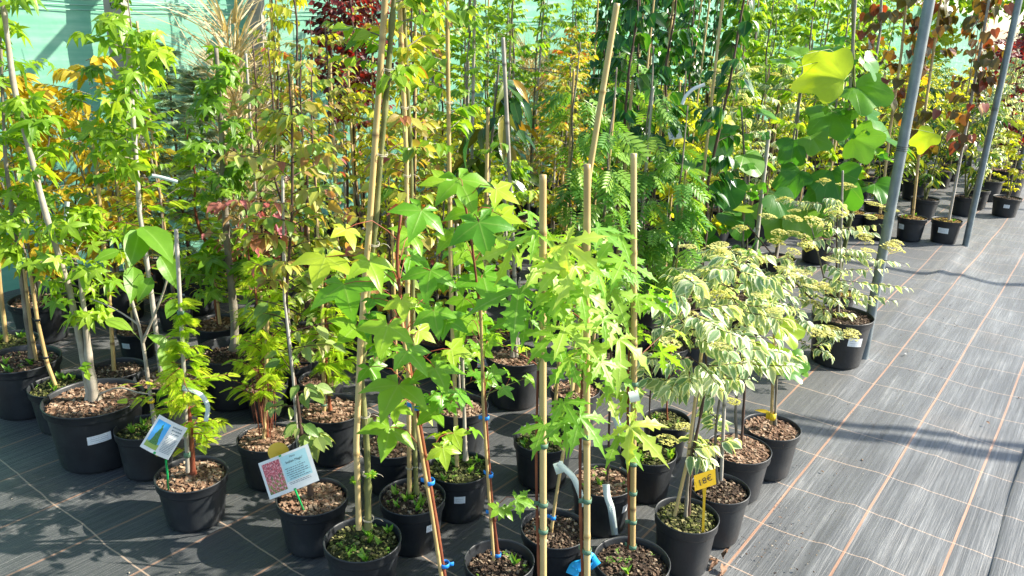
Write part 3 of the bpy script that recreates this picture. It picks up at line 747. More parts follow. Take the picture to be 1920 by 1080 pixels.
# ---------------------------------------------------------------- foreground plants
def Lc(p, x, y, dY=0.0):
    return at(x, y, p[1] + dY) - p
def path_px(p, pts, dz0=None):
    """pts: list of (x, y[, dY]) from soil upwards -> local polyline"""
    return np.array([Lc(p, *q) for q in pts])
def heroes(root, p, lst, tmpl, mat, anchor, pet='red', rng=None, pr=.0011, nm='foliage', up=.72, cam_w=.55, petl=1.0, jn=.12, scale=1.12):
    rng = rng or np.random.RandomState(1); lv = Leaves(); pt = MB(); anchor = np.array(anchor)
    for q in lst:
        x, y, px, an, ti = q[:5]; dY = q[5] if len(q) > 5 else rng.uniform(-.10, .06)
        o = Lc(p, x, y, dY); wo = o + p; view = norm(wo - CAM)
        dimg = CM @ np.array([math.cos(R_(an)), math.sin(R_(an)), 0])
        n = norm(-view * cam_w + np.array([.12, 0, up]) + rng.normal(0, jn, 3))
        d = norm(dimg - (dimg @ n) * n); ap = math.sqrt(max(.15, 1 - (d @ view) ** 2))
        size = px * scale * np.linalg.norm(wo - CAM) / FPX / ap
        lv.add(o, d, n, size, ti)
        za = min(max(o[2] - .03 - rng.uniform(0, .05), anchor[0, 2]), anchor[-1, 2]); a0 = interp_path(anchor, za)
        dist = np.linalg.norm(a0 - o)
        if dist < .32 * petl:
            md = (a0 + o) / 2 + np.array([0, 0, .02 + .1 * dist]); tube(pt, [a0, a0 * .6 + md * .4 + [0, 0, .004], md, md * .4 + o * .6 + [0, 0, .004], o], [pr * 1.3, pr, pr, pr, pr * .8], 5, rng.uniform(.3, .8), cap=False)
    mb = MB(); lv.into(mb, T[tmpl], rng, .1); link(nm, mb.mesh(nm, LM[mat]), root)
    if pt.v: link('branches', pt.mesh('branches', M_petiole[pet]), root)

def ties_on(root, path, zs, kind, r, rng, **k):
    for z in zs: tie(root, interp_path(path, z), r, kind, rng=rng, **k)

G1 = None
# --- front left to right ---------------------------------------------------
# maple with bamboo and green trunk
root, p, rng = potted('potted_tree', 680, 1010, .12, .195, 'tall tree with lichen green trunk tied to a cane, in the front mossy pot', 'potted tree', 'young trees in black pots', 'moss', 420, .026, 1, weed=22)
pa = path_px(p, [(673, 992), (668, 830), (676, 640), (692, 430), (722, 0), (732, -160)]); bamboo(root, pa, .0095, rng=rng)
pb = path_px(p, [(690, 990, .01), (689, 850, .012), (676, 700, .012), (690, 540, .012), (703, 430, .012), (737, 20, .012), (750, -160, .012)]); stem(root, pb, .0105, .006, 'green', knob=.35)
ties_on(root, pb, [.26, .42, .62, .98, 1.15, 1.4, 1.62], 'wire', .017, rng)
crown(root, 'pear', pb, 1.55, 2.1, .16, 16, rng)
mb = MB(); lv = Leaves()
for (x, y) in ((664, 900), (695, 890)):
    c = Lc(p, x, y)
    for k in range(7): a = rng.uniform(0, 6.28); lv.add(c, (math.cos(a), math.sin(a), .5), (0, -.5, 1), .022, rng.uniform(.3, 1))
lv.into(mb, T['cut'], rng); link('sprouts', mb.mesh('sprouts', LM['maple']), root)

root, p, rng = potted('potted_tree', 773, 930, .115, .19, 'tall tree in the dark soil pot directly behind the front mossy pot', 'potted tree', 'young trees in black pots', 'dark', 420, .02, 2, weed=14, st_=(.62, .035, .028))
pa = path_px(p, [(768, 938), (765, 640), (762, 300), (746, -80)]); bamboo(root, pa, .0078, rng=rng)
pb = path_px(p, [(781, 925, .01), (777, 830, .01), (775, 640, .012), (771, 300, .012), (753, -80, .012)]); stem(root, pb, .008, .005, 'green')
ties_on(root, pa, [.3, .55, 1.0, 1.3, 1.5, 1.66], 'wire', .011, rng)
crown(root, 'mixed', pb, 1.55, 2.0, .15, 14, rng, tint=(.0, .9))
crown(root, 'bronze', pb, 1.15, 1.5, .12, 8, rng, fol='lower_foliage', brn='lower_branches')

# red crab apple with the photo tag
root, p, rng = potted('potted_tree', 585, 930, .12, .19, 'crab apple with bronze green leaves in the pot that carries the red blossom photo tag', 'potted tree', 'young trees in black pots', 'bark', 420, .02, 3)
pb = path_px(p, [(583, 928), (566, 825, .02), (556, 740, .03), (540, 640, .03), (536, 560, .03), (548, 400, .04), (548, 230, .04), (540, 120, .04)]); stem(root, pb, .0075, .003, 'dark')
pa = path_px(p, [(566, 915), (557, 820, .01), (549, 700, .01), (533, 560, .02), (530, 330, .02)]); bamboo(root, pa, .005, M_stakegrey, rng=rng)
crown(root, 'bronzegreen', pb, .32, 1.05, .14, 17, rng, 1.0, (.1, .8), 'oval')
crown(root, 'bronze', pb, .95, 1.5, .20, 24, rng, 1.05, (.0, 1), 'oval', fol='upper_foliage', brn='upper_branches')

# young swamp cypress with stake
root, p, rng = potted('potted_conifer', 359, 888, .125, .185, 'feathery young conifer on a banded grey stake, in the front pot with conifer tag', 'potted conifer', 'feathery conifers in pots', 'bark', 420, .022, 4)
pb = path_px(p, [(362, 888), (358, 800), (345, 700), (338, 600), (334, 520)]); stem(root, pb, .009, .003, 'red')
pa = path_px(p, [(352, 885, -.012), (345, 700, -.012), (330, 430, -.012)]); bamboo(root, pa, .0075, M_stakegrey, rng=rng)
ties_on(root, pa, [.27, .5, .8], 'green', .009, rng, wid=.02, tail=False)
crown(root, 'feather', pb, .27, .86, .12, 46, rng, .74, (.2, 1), 'cone', updir=.25); crown(root, 'feather', pb, .50, .62, .24, 6, rng, .7, (.2, 1), 'col', updir=-.1, fol='side_foliage', brn='side_branches')

root, p, rng = potted('potted_conifer', 502, 820, .115, .19, 'slim feathery conifer with rusty red twigs on a bamboo cane, behind the yellow disc', 'potted conifer', 'feathery conifers in pots', 'bark', 420, .015, 5)
pb = path_px(p, [(500, 820), (496, 740), (503, 600), (508, 520)]); stem(root, pb, .008, .003, 'red')
pa = path_px(p, [(495, 832, -.01), (503, 560, -.01)]); bamboo(root, pa, .0075, rng=rng)
crown(root, 'feather', pb, .30, .86, .115, 44, rng, .8, (.2, 1), 'col', updir=1.3)
mb = MB()
for k in range(60):
    a = rng.uniform(0, 6.28); r_ = rng.uniform(.01, .05); c = np.array([r_ * math.cos(a), r_ * math.sin(a), rng.uniform(.17, .4)]); tube(mb, [c, c + [r_ * .3 * math.cos(a), r_ * .3 * math.sin(a), .12]], .0012, 4, rng.uniform(0, 1))
link('dry_twigs', mb.mesh('dry_twigs', M_bark['red']), root)

root, p, rng = potted('potted_conifer', 622, 765, .135, .22, 'feathery green bush on a straight cane, in the pot right of the rusty conifer', 'potted conifer', 'feathery conifers in pots', 'bark', 420, .025, 6)
pa = path_px(p, [(608, 785, -.01), (604, 560, -.01), (600, 480, -.01)]); bamboo(root, pa, .0075, rng=rng)
pb = path_px(p, [(620, 775), (612, 700), (610, 520)]); stem(root, pb, .007, .003, 'red'); ties_on(root, pa, [.24], 'green', .010, rng)
crown(root, 'feather', pb, .36, .85, .14, 34, rng, .95, (.1, .8), 'col')

root, p, rng = potted('potted_tree', 735, 830, .12, .19, 'low crab apple in the shaded bark filled pot just behind the mossy front pot', 'potted tree', 'young trees in black pots', 'bark', 300, .02, 7)
pb = path_px(p, [(738, 830), (740, 700), (732, 560), (728, 300)]); stem(root, pb, .006, .003, 'dark'); pa = path_px(p, [(745, 835), (742, 640), (735, 420)]); bamboo(root, pa, .006, rng=rng)
crown(root, 'bronzegreen', pb, .28, .55, .10, 6, rng); crown(root, 'bronze', pb, .75, 1.35, .17, 18, rng, fol='upper_foliage', brn='upper_branches')

root, p, rng = potted('potted_tree', 860, 875, .118, .19, 'young maple between two canes in the pot of mossy soil with clover', 'potted tree', 'young trees in black pots', 'moss', 420, .02, 8, weed=20, st_=(.05, .04, .03))
pa = path_px(p, [(857, 873), (852, 700), (846, 560), (838, 0)]); bamboo(root, pa, .0078, rng=rng)
pb = path_px(p, [(873, 862), (868, 700), (862, 560), (858, 420)]); stem(root, pb, .0075, .004, 'pale')
ties_on(root, pa, [.3, .5, .9, 1.2, 1.5], 'wire', .012, rng)
crown(root, 'maple', pb, .42, .9, .12, 9, rng, .75, (.1, .8))
crown(root, 'pear', pa, 1.35, 1.8, .12, 9, rng, fol='upper_foliage', brn='upper_branches')

root, p, rng = potted('potted_tree', 865, 760, .115, .21, 'small leaved maple in the creased black grow bag pot behind the clover pot', 'potted tree', 'young trees in black pots', 'bark', 300, .03, 9)
pb = path_px(p, [(862, 760), (858, 600), (850, 420)]); stem(root, pb, .006, .003, 'pale'); pa = path_px(p, [(851, 765), (848, 560), (845, 440)]); bamboo(root, pa, .006, rng=rng)
crown(root, 'maple', pb, .3, .95, .13, 12, rng, .6, (.0, .7))

root, p, rng = potted('potted_tree', 965, 665, .138, .25, 'small tree with two short stems in the wide dark pot behind the maples', 'potted tree', 'young trees in black pots', 'bark', 420, .03, 10)
pb = path_px(p, [(962, 668), (958, 600), (950, 480), (945, 330)]); stem(root, pb, .010, .005, 'pale')
pb2 = path_px(p, [(968, 668), (966, 600), (975, 520)]); stem(root, pb2, .008, .004, 'pale')
crown(root, 'maple', pb, .33, .60, .14, 6, rng, .6, (.2, .8)); crown(root, 'pear', pb, .7, 1.25, .18, 16, rng, fol='upper_foliage', brn='upper_branches')

# blue tied red-stem maple, pot bottom centre
root, p, rng = potted('potted_maple', 936, 1050, .108, .17, 'thin red stemmed maple with blue ties in the dark soil pot at the bottom edge', 'potted maple', 'lime green maples', 'dark', 460, .04, 11, weed=6)
M2 = path_px(p, [(934, 1045), (921, 930), (912, 800), (905, 680), (900, 580), (884, 450), (868, 360)]); stem(root, M2, .005, .003, 'red')
pa = path_px(p, [(926, 1050, -.006), (917, 930, -.006), (906, 760, -.006), (901, 560, -.006)]); bamboo(root, pa, .005, rng=rng)
for z, k in ((.19, 'blue'), (.34, 'blue'), (.47, 'blue'), (.66, 'blue')): tie(root, interp_path(M2, z), .008, 'blue', .012, rng=rng)
heroes(root, p, [(860, 337, 64, -70, .45), (898, 417, 70, -75, .05, -.12), (905, 515, 58, -85, .25), (930, 355, 52, -32, .9), (925, 395, 50, -55, .6), (940, 405, 45, -20, .9), (872, 470, 50, -60, .6, .05),
    (880, 395, 50, -160, .5, .08), (835, 340, 48, -160, .7, .06), (925, 700, 30, 25, .4), (945, 955, 24, -60, .5), (975, 938, 30, -15, .6), (935, 952, 22, -130, .6), (930, 460, 40, -60, .7, .06), (870, 560, 40, -100, .5, .08),
    (920, 545, 44, -45, .5, .04), (885, 600, 36, -120, .6, .08), (850, 440, 44, -120, .6, .04), (915, 640, 30, -20, .5, .02)],
    'maple', 'maple', M2, rng=rng, scale=1.0, jn=.16)
crown(root, 'maple', M2, .6, 1.1, .15, 4, rng, .65, (.0, .8), fol='inner_foliage')
# leaning maple whose pot is under the frame
p0 = st(1.36, -1.27, .17)
root, p, rng = potted('potted_maple', 0, 0, .118, .17, 'leaning lime leaved maple on a blue tied cane, its own pot out of sight', 'potted maple', 'lime green maples', 'dark', 200, .03, 12, pos=p0)
M1 = path_px(p, [(838, 1110), (815, 960), (788, 800), (770, 700), (756, 600), (742, 480), (752, 400)]); stem(root, M1, .006, .0035, 'red')
pa = path_px(p, [(832, 1110, -.008), (809, 960, -.008), (780, 790, -.008), (766, 700, -.008), (748, 560, -.008)]); bamboo(root, pa, .0055, rng=rng)
for x, y in ((836, 1058), (808, 903), (783, 762)): tie(root, Lc(p, x - 2, y), .011, 'blue', .012, rng=rng, ang=0 if y > 1000 else 3)
heroes(root, p, [(790, 395, 58, -112, .3), (692, 490, 58, -78, .75), (648, 430, 42, -88, 1.0), (610, 482, 58, -100, .95), (645, 533, 66, -74, .35), (807, 507, 60, -98, .3), (727, 610, 66, -104, .7, -.14), (813, 583, 56, -80, .4),
    (753, 563, 44, -85, .85), (764, 658, 64, -66, .45, -.12), (747, 722, 64, -102, .6, -.14), (815, 690, 50, -84, .5), (692, 688, 46, -60, .35), (731, 802, 56, -108, .6), (830, 840, 44, -82, .8), (850, 812, 36, -68, .8),
    (828, 742, 44, -60, .45), (812, 770, 40, -120, .5), (668, 610, 52, -118, .6), (846, 655, 52, -12, .8), (690, 600, 46, -20, .1, .05), (772, 440, 42, -130, .6, .08), (730, 510, 46, -70, .5, .08), (785, 620, 44, -30, .8, .05),
    (700, 560, 42, -50, .3, .08), (838, 600, 48, -40, .3), (740, 765, 40, -20, .7), (795, 775, 30, -60, .9), (800, 560, 44, -150, .2, .1), (770, 480, 50, -30, .35, .1), (720, 655, 40, -150, .5, .06)],
    'maple', 'maple', M1, rng=rng, scale=.90, jn=.2)
crown(root, 'maple', M1, .65, 1.05, .15, 4, rng, .6, (.0, .8), fol='inner_foliage')

# --- cut leaved maples on bamboo canes ------------------------------------
def cutmaple(px, py, r, h, lab, cane, canr, leaves, seed, tiesz, pos=None, redstem=True, soil='dark', weed=0, chips=400, extra=10, kind='green'):
    root, p, rng = potted('potted_maple', px, py, r, h, lab, 'potted maple', 'cut leaved maples on bamboo canes', soil, chips, .025, seed, weed=weed, pos=pos)
    pa = path_px(p, cane); bamboo(root, pa, canr, rng=rng, node=.27, taper=.92)
    top = pa[-1]
    if redstem:
        ps = np.array([interp_path(pa, z) + [-(canr + .004) + .004 * math.sin(z * 7), .004, 0] for z in np.linspace(pa[0, 2], min(top[2] - .12, .95), 12)]); stem(root, ps, .005, .003, 'red')
    else: ps = pa
    for z in tiesz: tie(root, interp_path(pa, z), canr + .001, kind, .013, rng=rng)
    if leaves: heroes(root, p, leaves, 'cut', 'cut', ps, 'green', rng, .0008, jn=.22, scale=1.3)
    if extra:
        z0, z1 = Lc(p, 1100, 715)[2], Lc(p, 1100, 430)[2]; crown(root, 'cut', np.array([interp_path(pa, z) for z in (z0, (z0 + z1) / 2, z1)]), z0, z1, .14, max(2, extra // 3), rng, 1.05, (.0, .9), fol='inner_foliage', density=.6)
    return root, p, rng
cutmaple(0, 0, .118, .17, 'cut leaved maple tied to the thickest, leftmost of the three stout bamboo canes', [(1019, 1160), (1018, 700), (1018, 328)], .0094,
    [(1023, 490, 60, -82, .85, -.05), (955, 462, 56, -100, .8, -.05), (973, 543, 58, -95, .2, -.04), (990, 400, 44, -40, .3), (1020, 797, 44, -105, .3, -.06), (1037, 628, 46, -125, .5), (967, 937, 30, -20, .4), (985, 590, 46, -150, .2), (1005, 440, 46, -140, .5), (1040, 560, 44, -60, .4)],
    21, [.25, .34, .5, .58, .75], pos=st(1.52, -.93), extra=9)
cutmaple(0, 0, .118, .17, 'cut leaved maple tied to the bamboo cane with the bright blue tag at its foot', [(1101, 1180), (1100, 700), (1101, 308)], .0088,
    [(1060, 613, 62, -62, .75, -.08), (1063, 457, 58, -42, .95, -.08), (1087, 547, 56, -20, .5, -.06), (1087, 783, 56, -58, .25, -.08), (1057, 753, 36, -62, .3, -.06), (1120, 430, 50, -60, .2), (1120, 680, 38, -62, .5), (1077, 500, 44, -120, .9), (1130, 600, 40, -30, .5), (1095, 660, 42, -130, .4), (1060, 790, 40, -90, .3)],
    22, [.27, .36, .47, .62, .8], pos=st(1.60, -.76), extra=9)
cutmaple(1185, 1050, .12, .18, 'cut leaved maple on the rightmost stout bamboo cane, in a brown soil pot', [(1186, 1030), (1189, 700), (1188, 288)], .0092,
    [(1167, 490, 60, -160, .55, -.05), (1160, 637, 54, -98, .7, -.06), (1147, 547, 50, -72, .6), (1180, 497, 48, -22, .3), (1160, 817, 52, -62, .5, -.1), (1182, 800, 62, -48, .98, -.12), (1133, 738, 48, -2, .85), (1173, 735, 42, -50, .7), (1135, 590, 44, -140, .8), (1160, 440, 44, -120, .5), (1195, 560, 40, -50, .6), (1150, 690, 40, -100, .4)],
    23, [.23, .32, .42, .52, .78], weed=10, extra=9)
cutmaple(1040, 990, .112, .18, 'cut leaved maple on a crooked cane with blue ties and a paper loop', [(1030, 1022), (1043, 930), (1056, 850), (1068, 780), (1080, 640)], .0055,
    [(1060, 760, 34, -100, .4), (1075, 770, 36, -130, .4), (1050, 790, 34, -60, .5)], 24, [.22], redstem=False, extra=3, kind='blue')
root, p, rng = potted('potted_maple', 1130, 900, .112, .19, 'thin bare stemmed maple with crumpled pale tags in a bark filled pot', 'potted maple', 'cut leaved maples on bamboo canes', 'bark', 420, .02, 25, weed=6, st_=(1.0, .03, .03))
pb = path_px(p, [(1138, 908), (1141, 860), (1143, 760), (1146, 640), (1150, 520)]); stem(root, pb, .005, .003, 'dark'); crown(root, 'cut', pb, .55, .95, .14, 5, rng, .8, (.2, 1))
root, p, rng = potted('potted_maple', 1020, 820, .122, .19, 'maple on two leaning canes in the mossy pot behind the crooked cane', 'potted maple', 'cut leaved maples on bamboo canes', 'moss', 420, .03, 26, weed=12)
pa = path_px(p, [(1037, 812), (1046, 700), (1056, 600), (1060, 480)]); bamboo(root, pa, .0072, rng=rng); crown(root, 'cut', pa, .6, .95, .15, 6, rng, .95, (.0, .6)); tie(root, interp_path(pa, .45), .008, 'green')
root, p, rng = potted('potted_maple', 1078, 728, .115, .19, 'maple on twin thin canes in the bark pot seen between the two tallest bamboo canes', 'potted maple', 'cut leaved maples on bamboo canes', 'bark', 300, .02, 27)
pa = path_px(p, [(1074, 735), (1086, 620), (1090, 480)]); bamboo(root, pa, .006, rng=rng); crown(root, 'cut', pa, .55, .95, .15, 5, rng, .9, (.1, .9)); tie(root, interp_path(pa, .3), .008, 'blue')

# --- variegated dogwoods ---------------------------------------------------
def dogwood(px, py, r, h, lab, stems, cr, seed, soil='moss', chips=420, dep=.02, flowers=8, st_=None, weed=0, cane=None, fsize=.07):
    root, p, rng = potted('potted_dogwood', px, py, r, h, lab, 'potted shrub', 'variegated dogwoods', soil, chips, dep, seed, st_=st_, weed=weed)
    for i, s in enumerate(stems): stem(root, path_px(p, s), .006, .003, 'dark' if i else 'grey', knob=.3)
    if cane: bamboo(root, path_px(p, cane), .0065, M_stakegrey if seed % 2 else None, rng=rng)
    for i, (cx_, cy0, cy1, rad, nb, sh, dY) in enumerate(cr):      # crown around pixel x between pixel rows
        pa = np.array([Lc(p, cx_, cy0, dY), Lc(p, cx_, cy1, dY)])
        crown(root, 'varieg', pa, pa[0, 2], pa[1, 2], rad, nb, rng, 1.0, (0, 1), sh, updir=.1, fol='foliage', brn='branches')
        for k in range(flowers if i == 0 else flowers // 2):
            a = rng.uniform(0, 6.28); q = rad * math.sqrt(rng.uniform(.05, 1)); z = pa[0, 2] + (pa[1, 2] - pa[0, 2]) * rng.uniform(.55, 1.05)
            c = interp_path(pa, min(z, pa[1, 2])) + [q * math.cos(a), q * math.sin(a), rng.uniform(.0, .05)]
            lv = Leaves(); lv.add(c, (math.cos(a + 1), math.sin(a + 1), rng.uniform(-.2, .2)), (0.1, -.1, 1), fsize * rng.uniform(.7, 1.2), rng.uniform(0, 1))
            mb = MB(); lv.into(mb, T['corymb'], rng); link('blossom', mb.mesh('blossom', LM['flower']), root)
    return root, p, rng
dogwood(1288, 965, .107, .20, 'variegated dogwood with two knobbly stems in the pot with the yellow price tag', [[(1285, 975), (1290, 900), (1300, 800), (1312, 700), (1318, 620)], [(1290, 975, .01), (1297, 860), (1325, 720), (1322, 600)]],
    [(1295, 745, 520, 0.25, 32, 'oval', 0), (1290, 880, 820, .09, 4, 'col', -.02)], 30, flowers=4, cane=[(1263, 975), (1290, 860), (1318, 640)])
dogwood(1350, 915, .105, .20, 'variegated dogwood in the second pot behind the yellow price tag', [[(1345, 905), (1340, 820), (1350, 740), (1375, 640)]], [(1380, 720, 490, .25, 32, 'oval', 0), (1345, 850, 740, .10, 6, 'col', -.02)], 31, flowers=5, soil='dark', cane=[(1352, 900), (1358, 760), (1366, 640)])
dogwood(1385, 840, .125, .20, 'variegated dogwood with a green trunk in the pot heaped with brown bark chips', [[(1382, 838), (1378, 760), (1392, 680), (1398, 560)], [(1390, 838), (1398, 700), (1405, 600)]], [(1390, 610, 470, .25, 22, 'oval', .02)], 32, flowers=9, soil='bark', chips=700, dep=.012)
dogwood(1580, 590, .165, .28, 'big variegated dogwood sprawling over its large labelled pot beside the steel pole', [[(1560, 590), (1540, 500), (1520, 420)], [(1570, 590), (1568, 480), (1570, 400)], [(1560, 595), (1500, 540), (1400, 420)]],
    [(1545, 590, 370, .40, 28, 'oval', 0), (1480, 610, 480, .32, 16, 'oval', -.1), (1530, 670, 600, .20, 7, 'col', -.22)], 33, soil='dark', flowers=22, st_=(.62, .085, .05, -.1), fsize=.10, cane=[(1572, 585), (1576, 480), (1580, 320)])
dogwood(1390, 470, .13, .2, 'tall variegated dogwood with cream blossom rising left of the pale leaning stake', [[(1400, 480), (1405, 330), (1395, 200)]], [(1395, 360, 120, .28, 34, 'oval', 0)], 34, flowers=14, fsize=.11)

# pots of thin plants around the dogwoods
root, p, rng = potted('potted_tree', 1250, 785, .1, .18, 'single dark red stem with few leaves in the small pot behind the last bamboo cane', 'potted tree', 'young trees in black pots', 'moss', 420, .02, 40, weed=5)
pb = path_px(p, [(1252, 795), (1249, 760), (1256, 690), (1262, 600)]); stem(root, pb, .004, .0025, 'red'); crown(root, 'green' if 0 else 'maple', pb, .32, .5, .08, 4, rng, .6, (.1, .5))
root, p, rng = potted('potted_tree', 1215, 845, .112, .19, 'young tree in the mossy pot with a white side label, right beside the bamboo cane', 'potted tree', 'young trees in black pots', 'moss', 420, .02, 41, weed=16, st_=(-.9, .05, .035, .1))
pb = path_px(p, [(1215, 850), (1218, 760), (1225, 640)]); stem(root, pb, .004, .0025, 'dark'); crown(root, 'varieg', pb, .42, .7, .12, 8, rng)

# --- tulip trees with large leaves ----------------------------------------
root, p, rng = potted('potted_tree', 1447, 800, .118, .205, 'tulip tree with a yellow band on twin canes, in a pot beside the path', 'potted tree', 'big leaved tulip trees', 'bark', 420, .02, 50)
pa = path_px(p, [(1446, 795), (1450, 690), (1452, 600)]); bamboo(root, pa, .0065, rng=rng); pb = path_px(p, [(1453, 795), (1457, 690), (1462, 560)]); stem(root, pb, .006, .004, 'grey'); tie(root, Lc(p, 1448, 780), .012, 'yellow', .03, rng=rng)
lv = Leaves(); lv.add(Lc(p, 1447, 778), CM @ np.array([-.8, .45, 0]), (0, -.6, 1), .065, .6); mb = MB(); lv.into(mb, T['long'], rng); link('yellow_leaf', mb.mesh('yellow_leaf', LM['gold']), root)
heroes(root, p, [(1462, 612, 55, -40, .95), (1478, 668, 48, -60, .4), (1455, 650, 55, -110, .9), (1490, 690, 30, -30, .5), (1470, 690, 45, -20, .2), (1440, 560, 40, -120, .6)], 'tulip', 'tulip', pb, 'green', rng, scale=.85)
root, p, rng = potted('potted_tree', 1410, 560, .14, .2, 'tulip tree with huge dark leaves on the pale leaning stake', 'potted tree', 'big leaved tulip trees', 'dark', 160, .02, 51)
pa = path_px(p, [(1406, 570), (1424, 400), (1442, 245)]); bamboo(root, pa, .013, M_stakegrey, rng=rng)
pb = path_px(p, [(1400, 570), (1392, 450), (1398, 330), (1390, 200)]); stem(root, pb, .012, .005, 'grey')
heroes(root, p, [(1355, 398, 66, -50, .1), (1383, 412, 60, -62, .25), (1450, 365, 72, -60, .1), (1310, 462, 62, -30, .05), (1408, 392, 52, 160, .95), (1340, 255, 72, -60, .2), (1395, 290, 70, -70, .45), (1360, 345, 60, -80, .1), (1290, 380, 60, -100, .15),
    (1430, 450, 60, -90, .1), (1330, 420, 60, -140, .1), (1300, 300, 55, -70, .4), (1420, 210, 60, -30, .4), (1370, 470, 50, -60, .1), (1240, 430, 50, -60, .3), (1230, 470, 45, -90, .7), (1250, 500, 48, -80, .4)], 'round', 'tulip', pb, 'green', rng, .002, petl=2.2, jn=.34, scale=.64)
crown(root, 'tulip', pb, .45, 1.35, .22, 12, rng, .55, (.0, .75))
root, p, rng = potted('potted_tree', 1575, 548, .10, .17, 'tulip tree with a bent green trunk and glowing yellow green leaves', 'potted tree', 'big leaved tulip trees', 'orange', 300, .015, 52)
pb = path_px(p, [(1566, 548), (1580, 480), (1600, 380), (1604, 260), (1600, 120), (1598, -60)]); stem(root, pb, .016, .007, 'green')
pa = path_px(p, [(1565, 555), (1578, 400), (1592, 200), (1606, -40)]); bamboo(root, pa, .011, M_stakegrey, rng=rng)
heroes(root, p, [(1583, 150, 112, 158, 1.0, -.3), (1492, 128, 62, 150, .5, -.3), (1500, 105, 44, 110, .6, -.25), (1600, 160, 66, -60, .45), (1648, 256, 70, 28, .4), (1752, 250, 52, -160, 1.0), (1598, 258, 66, -30, .45), (1610, 205, 52, -40, .25),
    (1560, 320, 84, -75, .2), (1490, 262, 56, -100, .05), (1520, 255, 46, -70, .5), (1622, 350, 66, 170, .15), (1640, 345, 50, -60, .2), (1545, 345, 66, -110, .2), (1500, 320, 60, -130, .1), (1640, 290, 52, 15, .5), (1560, 205, 56, -100, .4), (1480, 400, 62, -150, .5),
    (1530, 400, 60, -80, .1), (1570, 265, 60, 20, .3), (1500, 390, 48, -100, .6), (1620, 110, 54, -30, .3), (1560, 90, 50, -120, .3)], 'tulip', 'tulip', pb, 'green', rng, .002, petl=2.2, jn=.30, scale=.74)
crown(root, 'tulip', pb, .85, 1.75, .22, 12, rng, .5, (.0, .8))

# --- left group -----------------------------------------------------------
root, p, rng = potted('potted_tree', 175, 745, .185, .27, 'sweetgum with two thick pale trunks in the largest front pot with a white label', 'potted tree', 'sweetgums with star leaves', 'bark', 520, .022, 60, st_=(.0, .085, .036, .12))
pb = path_px(p, [(168, 752), (160, 690), (150, 640), (130, 540), (85, 400), (25, 160), (0, -40)]); stem(root, pb, .014, .009, 'pale')
pb2 = path_px(p, [(178, 748), (168, 690), (160, 600), (150, 520)]); stem(root, pb2, .019, .008, 'pale')
b3 = path_px(p, [(185, 740), (230, 720, -.02), (255, 740, -.04), (290, 738, -.06)]); stem(root, b3, .004, .003, 'pale', 'low_branch')
crown(root, 'gum', pb2, .60, 1.02, .20, 20, rng, .9, (.3, 1), 'oval')
crown(root, 'gum', pb, 1.15, 1.95, .14, 15, rng, 1.0, (.2, 1), 'col', fol='upper_foliage', brn='upper_branches', off=(0, 0, 0))
lv = Leaves()
for k in range(9): lv.add(Lc(p, 158 + rng.uniform(-8, 8), 690 + rng.uniform(-8, 12), -.03), rng.normal(0, 1, 3), (0, -.5, 1), .035, rng.uniform(.2, 1))
mb = MB(); lv.into(mb, T['ovate'], rng); link('sprouts', mb.mesh('sprouts', LM['gum']), root)

root, p, rng = potted('potted_tree', 110, 722, .12, .2, 'young sweetgum on a cane in the small pot squeezed left of the largest pot', 'potted tree', 'sweetgums with star leaves', 'moss', 300, .02, 61, weed=12)
pa = path_px(p, [(106, 728), (88, 680), (70, 600), (55, 500)]); bamboo(root, pa, .0085, rng=rng); crown(root, 'gum', pa, .7, 1.05, .17, 14, rng, .95, (.3, 1), 'oval'); ties_on(root, pa, [.33, .5], 'black', .010, rng)
root, p, rng = potted('potted_tree', 38, 672, .165, .25, 'sweetgum in the big pot with seedlings and a white label at the left edge', 'potted tree', 'sweetgums with star leaves', 'dark', 420, .025, 62, weed=12, st_=(.95, .06, .04, .1))
pb = path_px(p, [(60, 670), (50, 600), (30, 450), (10, 300), (0, 60)]); stem(root, pb, .012, .006, 'grey'); pa = path_px(p, [(68, 675), (58, 620), (45, 500)]); bamboo(root, pa, .0085, rng=rng)
crown(root, 'gum', pb, .75, 1.9, .16, 20, rng, 1.0, (.1, 1), 'col')
root, p, rng = potted('potted_tree', 8, 640, .15, .22, 'sweetgum on a tan bamboo cane whose pot leaves the picture at the left edge', 'potted tree', 'sweetgums with star leaves', 'moss', 300, .02, 63, weed=16)
pa = path_px(p, [(12, 640), (0, 540), (-20, 300)]); bamboo(root, pa, .0105, rng=rng); crown(root, 'gum', pa, .7, 1.7, .16, 10, rng, 1.0, (.1, 1))

root, p, rng = potted('potted_tree', 270, 800, .108, .2, 'branching pale trunk with a yellow band and broad ribbed leaves, behind the conifer photo tag', 'potted tree', 'young trees in black pots', 'moss', 300, .03, 64, weed=18)
pb = path_px(p, [(292, 805), (280, 730), (268, 640), (255, 590), (235, 520)]); stem(root, pb, .009, .005, 'pale')
pb2 = path_px(p, [(268, 640), (290, 590), (310, 540), (330, 450)]); stem(root, pb2, .005, .003, 'pale', 'side_branch'); stem(root, path_px(p, [(262, 610), (235, 590), (200, 570), (170, 560)]), .004, .002, 'pale', 'side_branch'); tie(root, Lc(p, 283, 752), .011, 'yellow', .012, rng=rng)
heroes(root, p, [(262, 430, 62, -112, .4, -.05), (265, 425, 66, -70, .35, -.05), (300, 480, 56, -60, .3), (318, 650, 46, 175, .6, -.08), (315, 640, 50, -92, .7, -.08), (196, 600, 50, -15, .9), (250, 500, 50, -100, .3), (330, 560, 40, -110, .5), (285, 520, 48, -120, .2), (225, 470, 48, -140, .4)], 'broad', 'walnut', pb, 'green', rng, scale=.86, jn=.3)
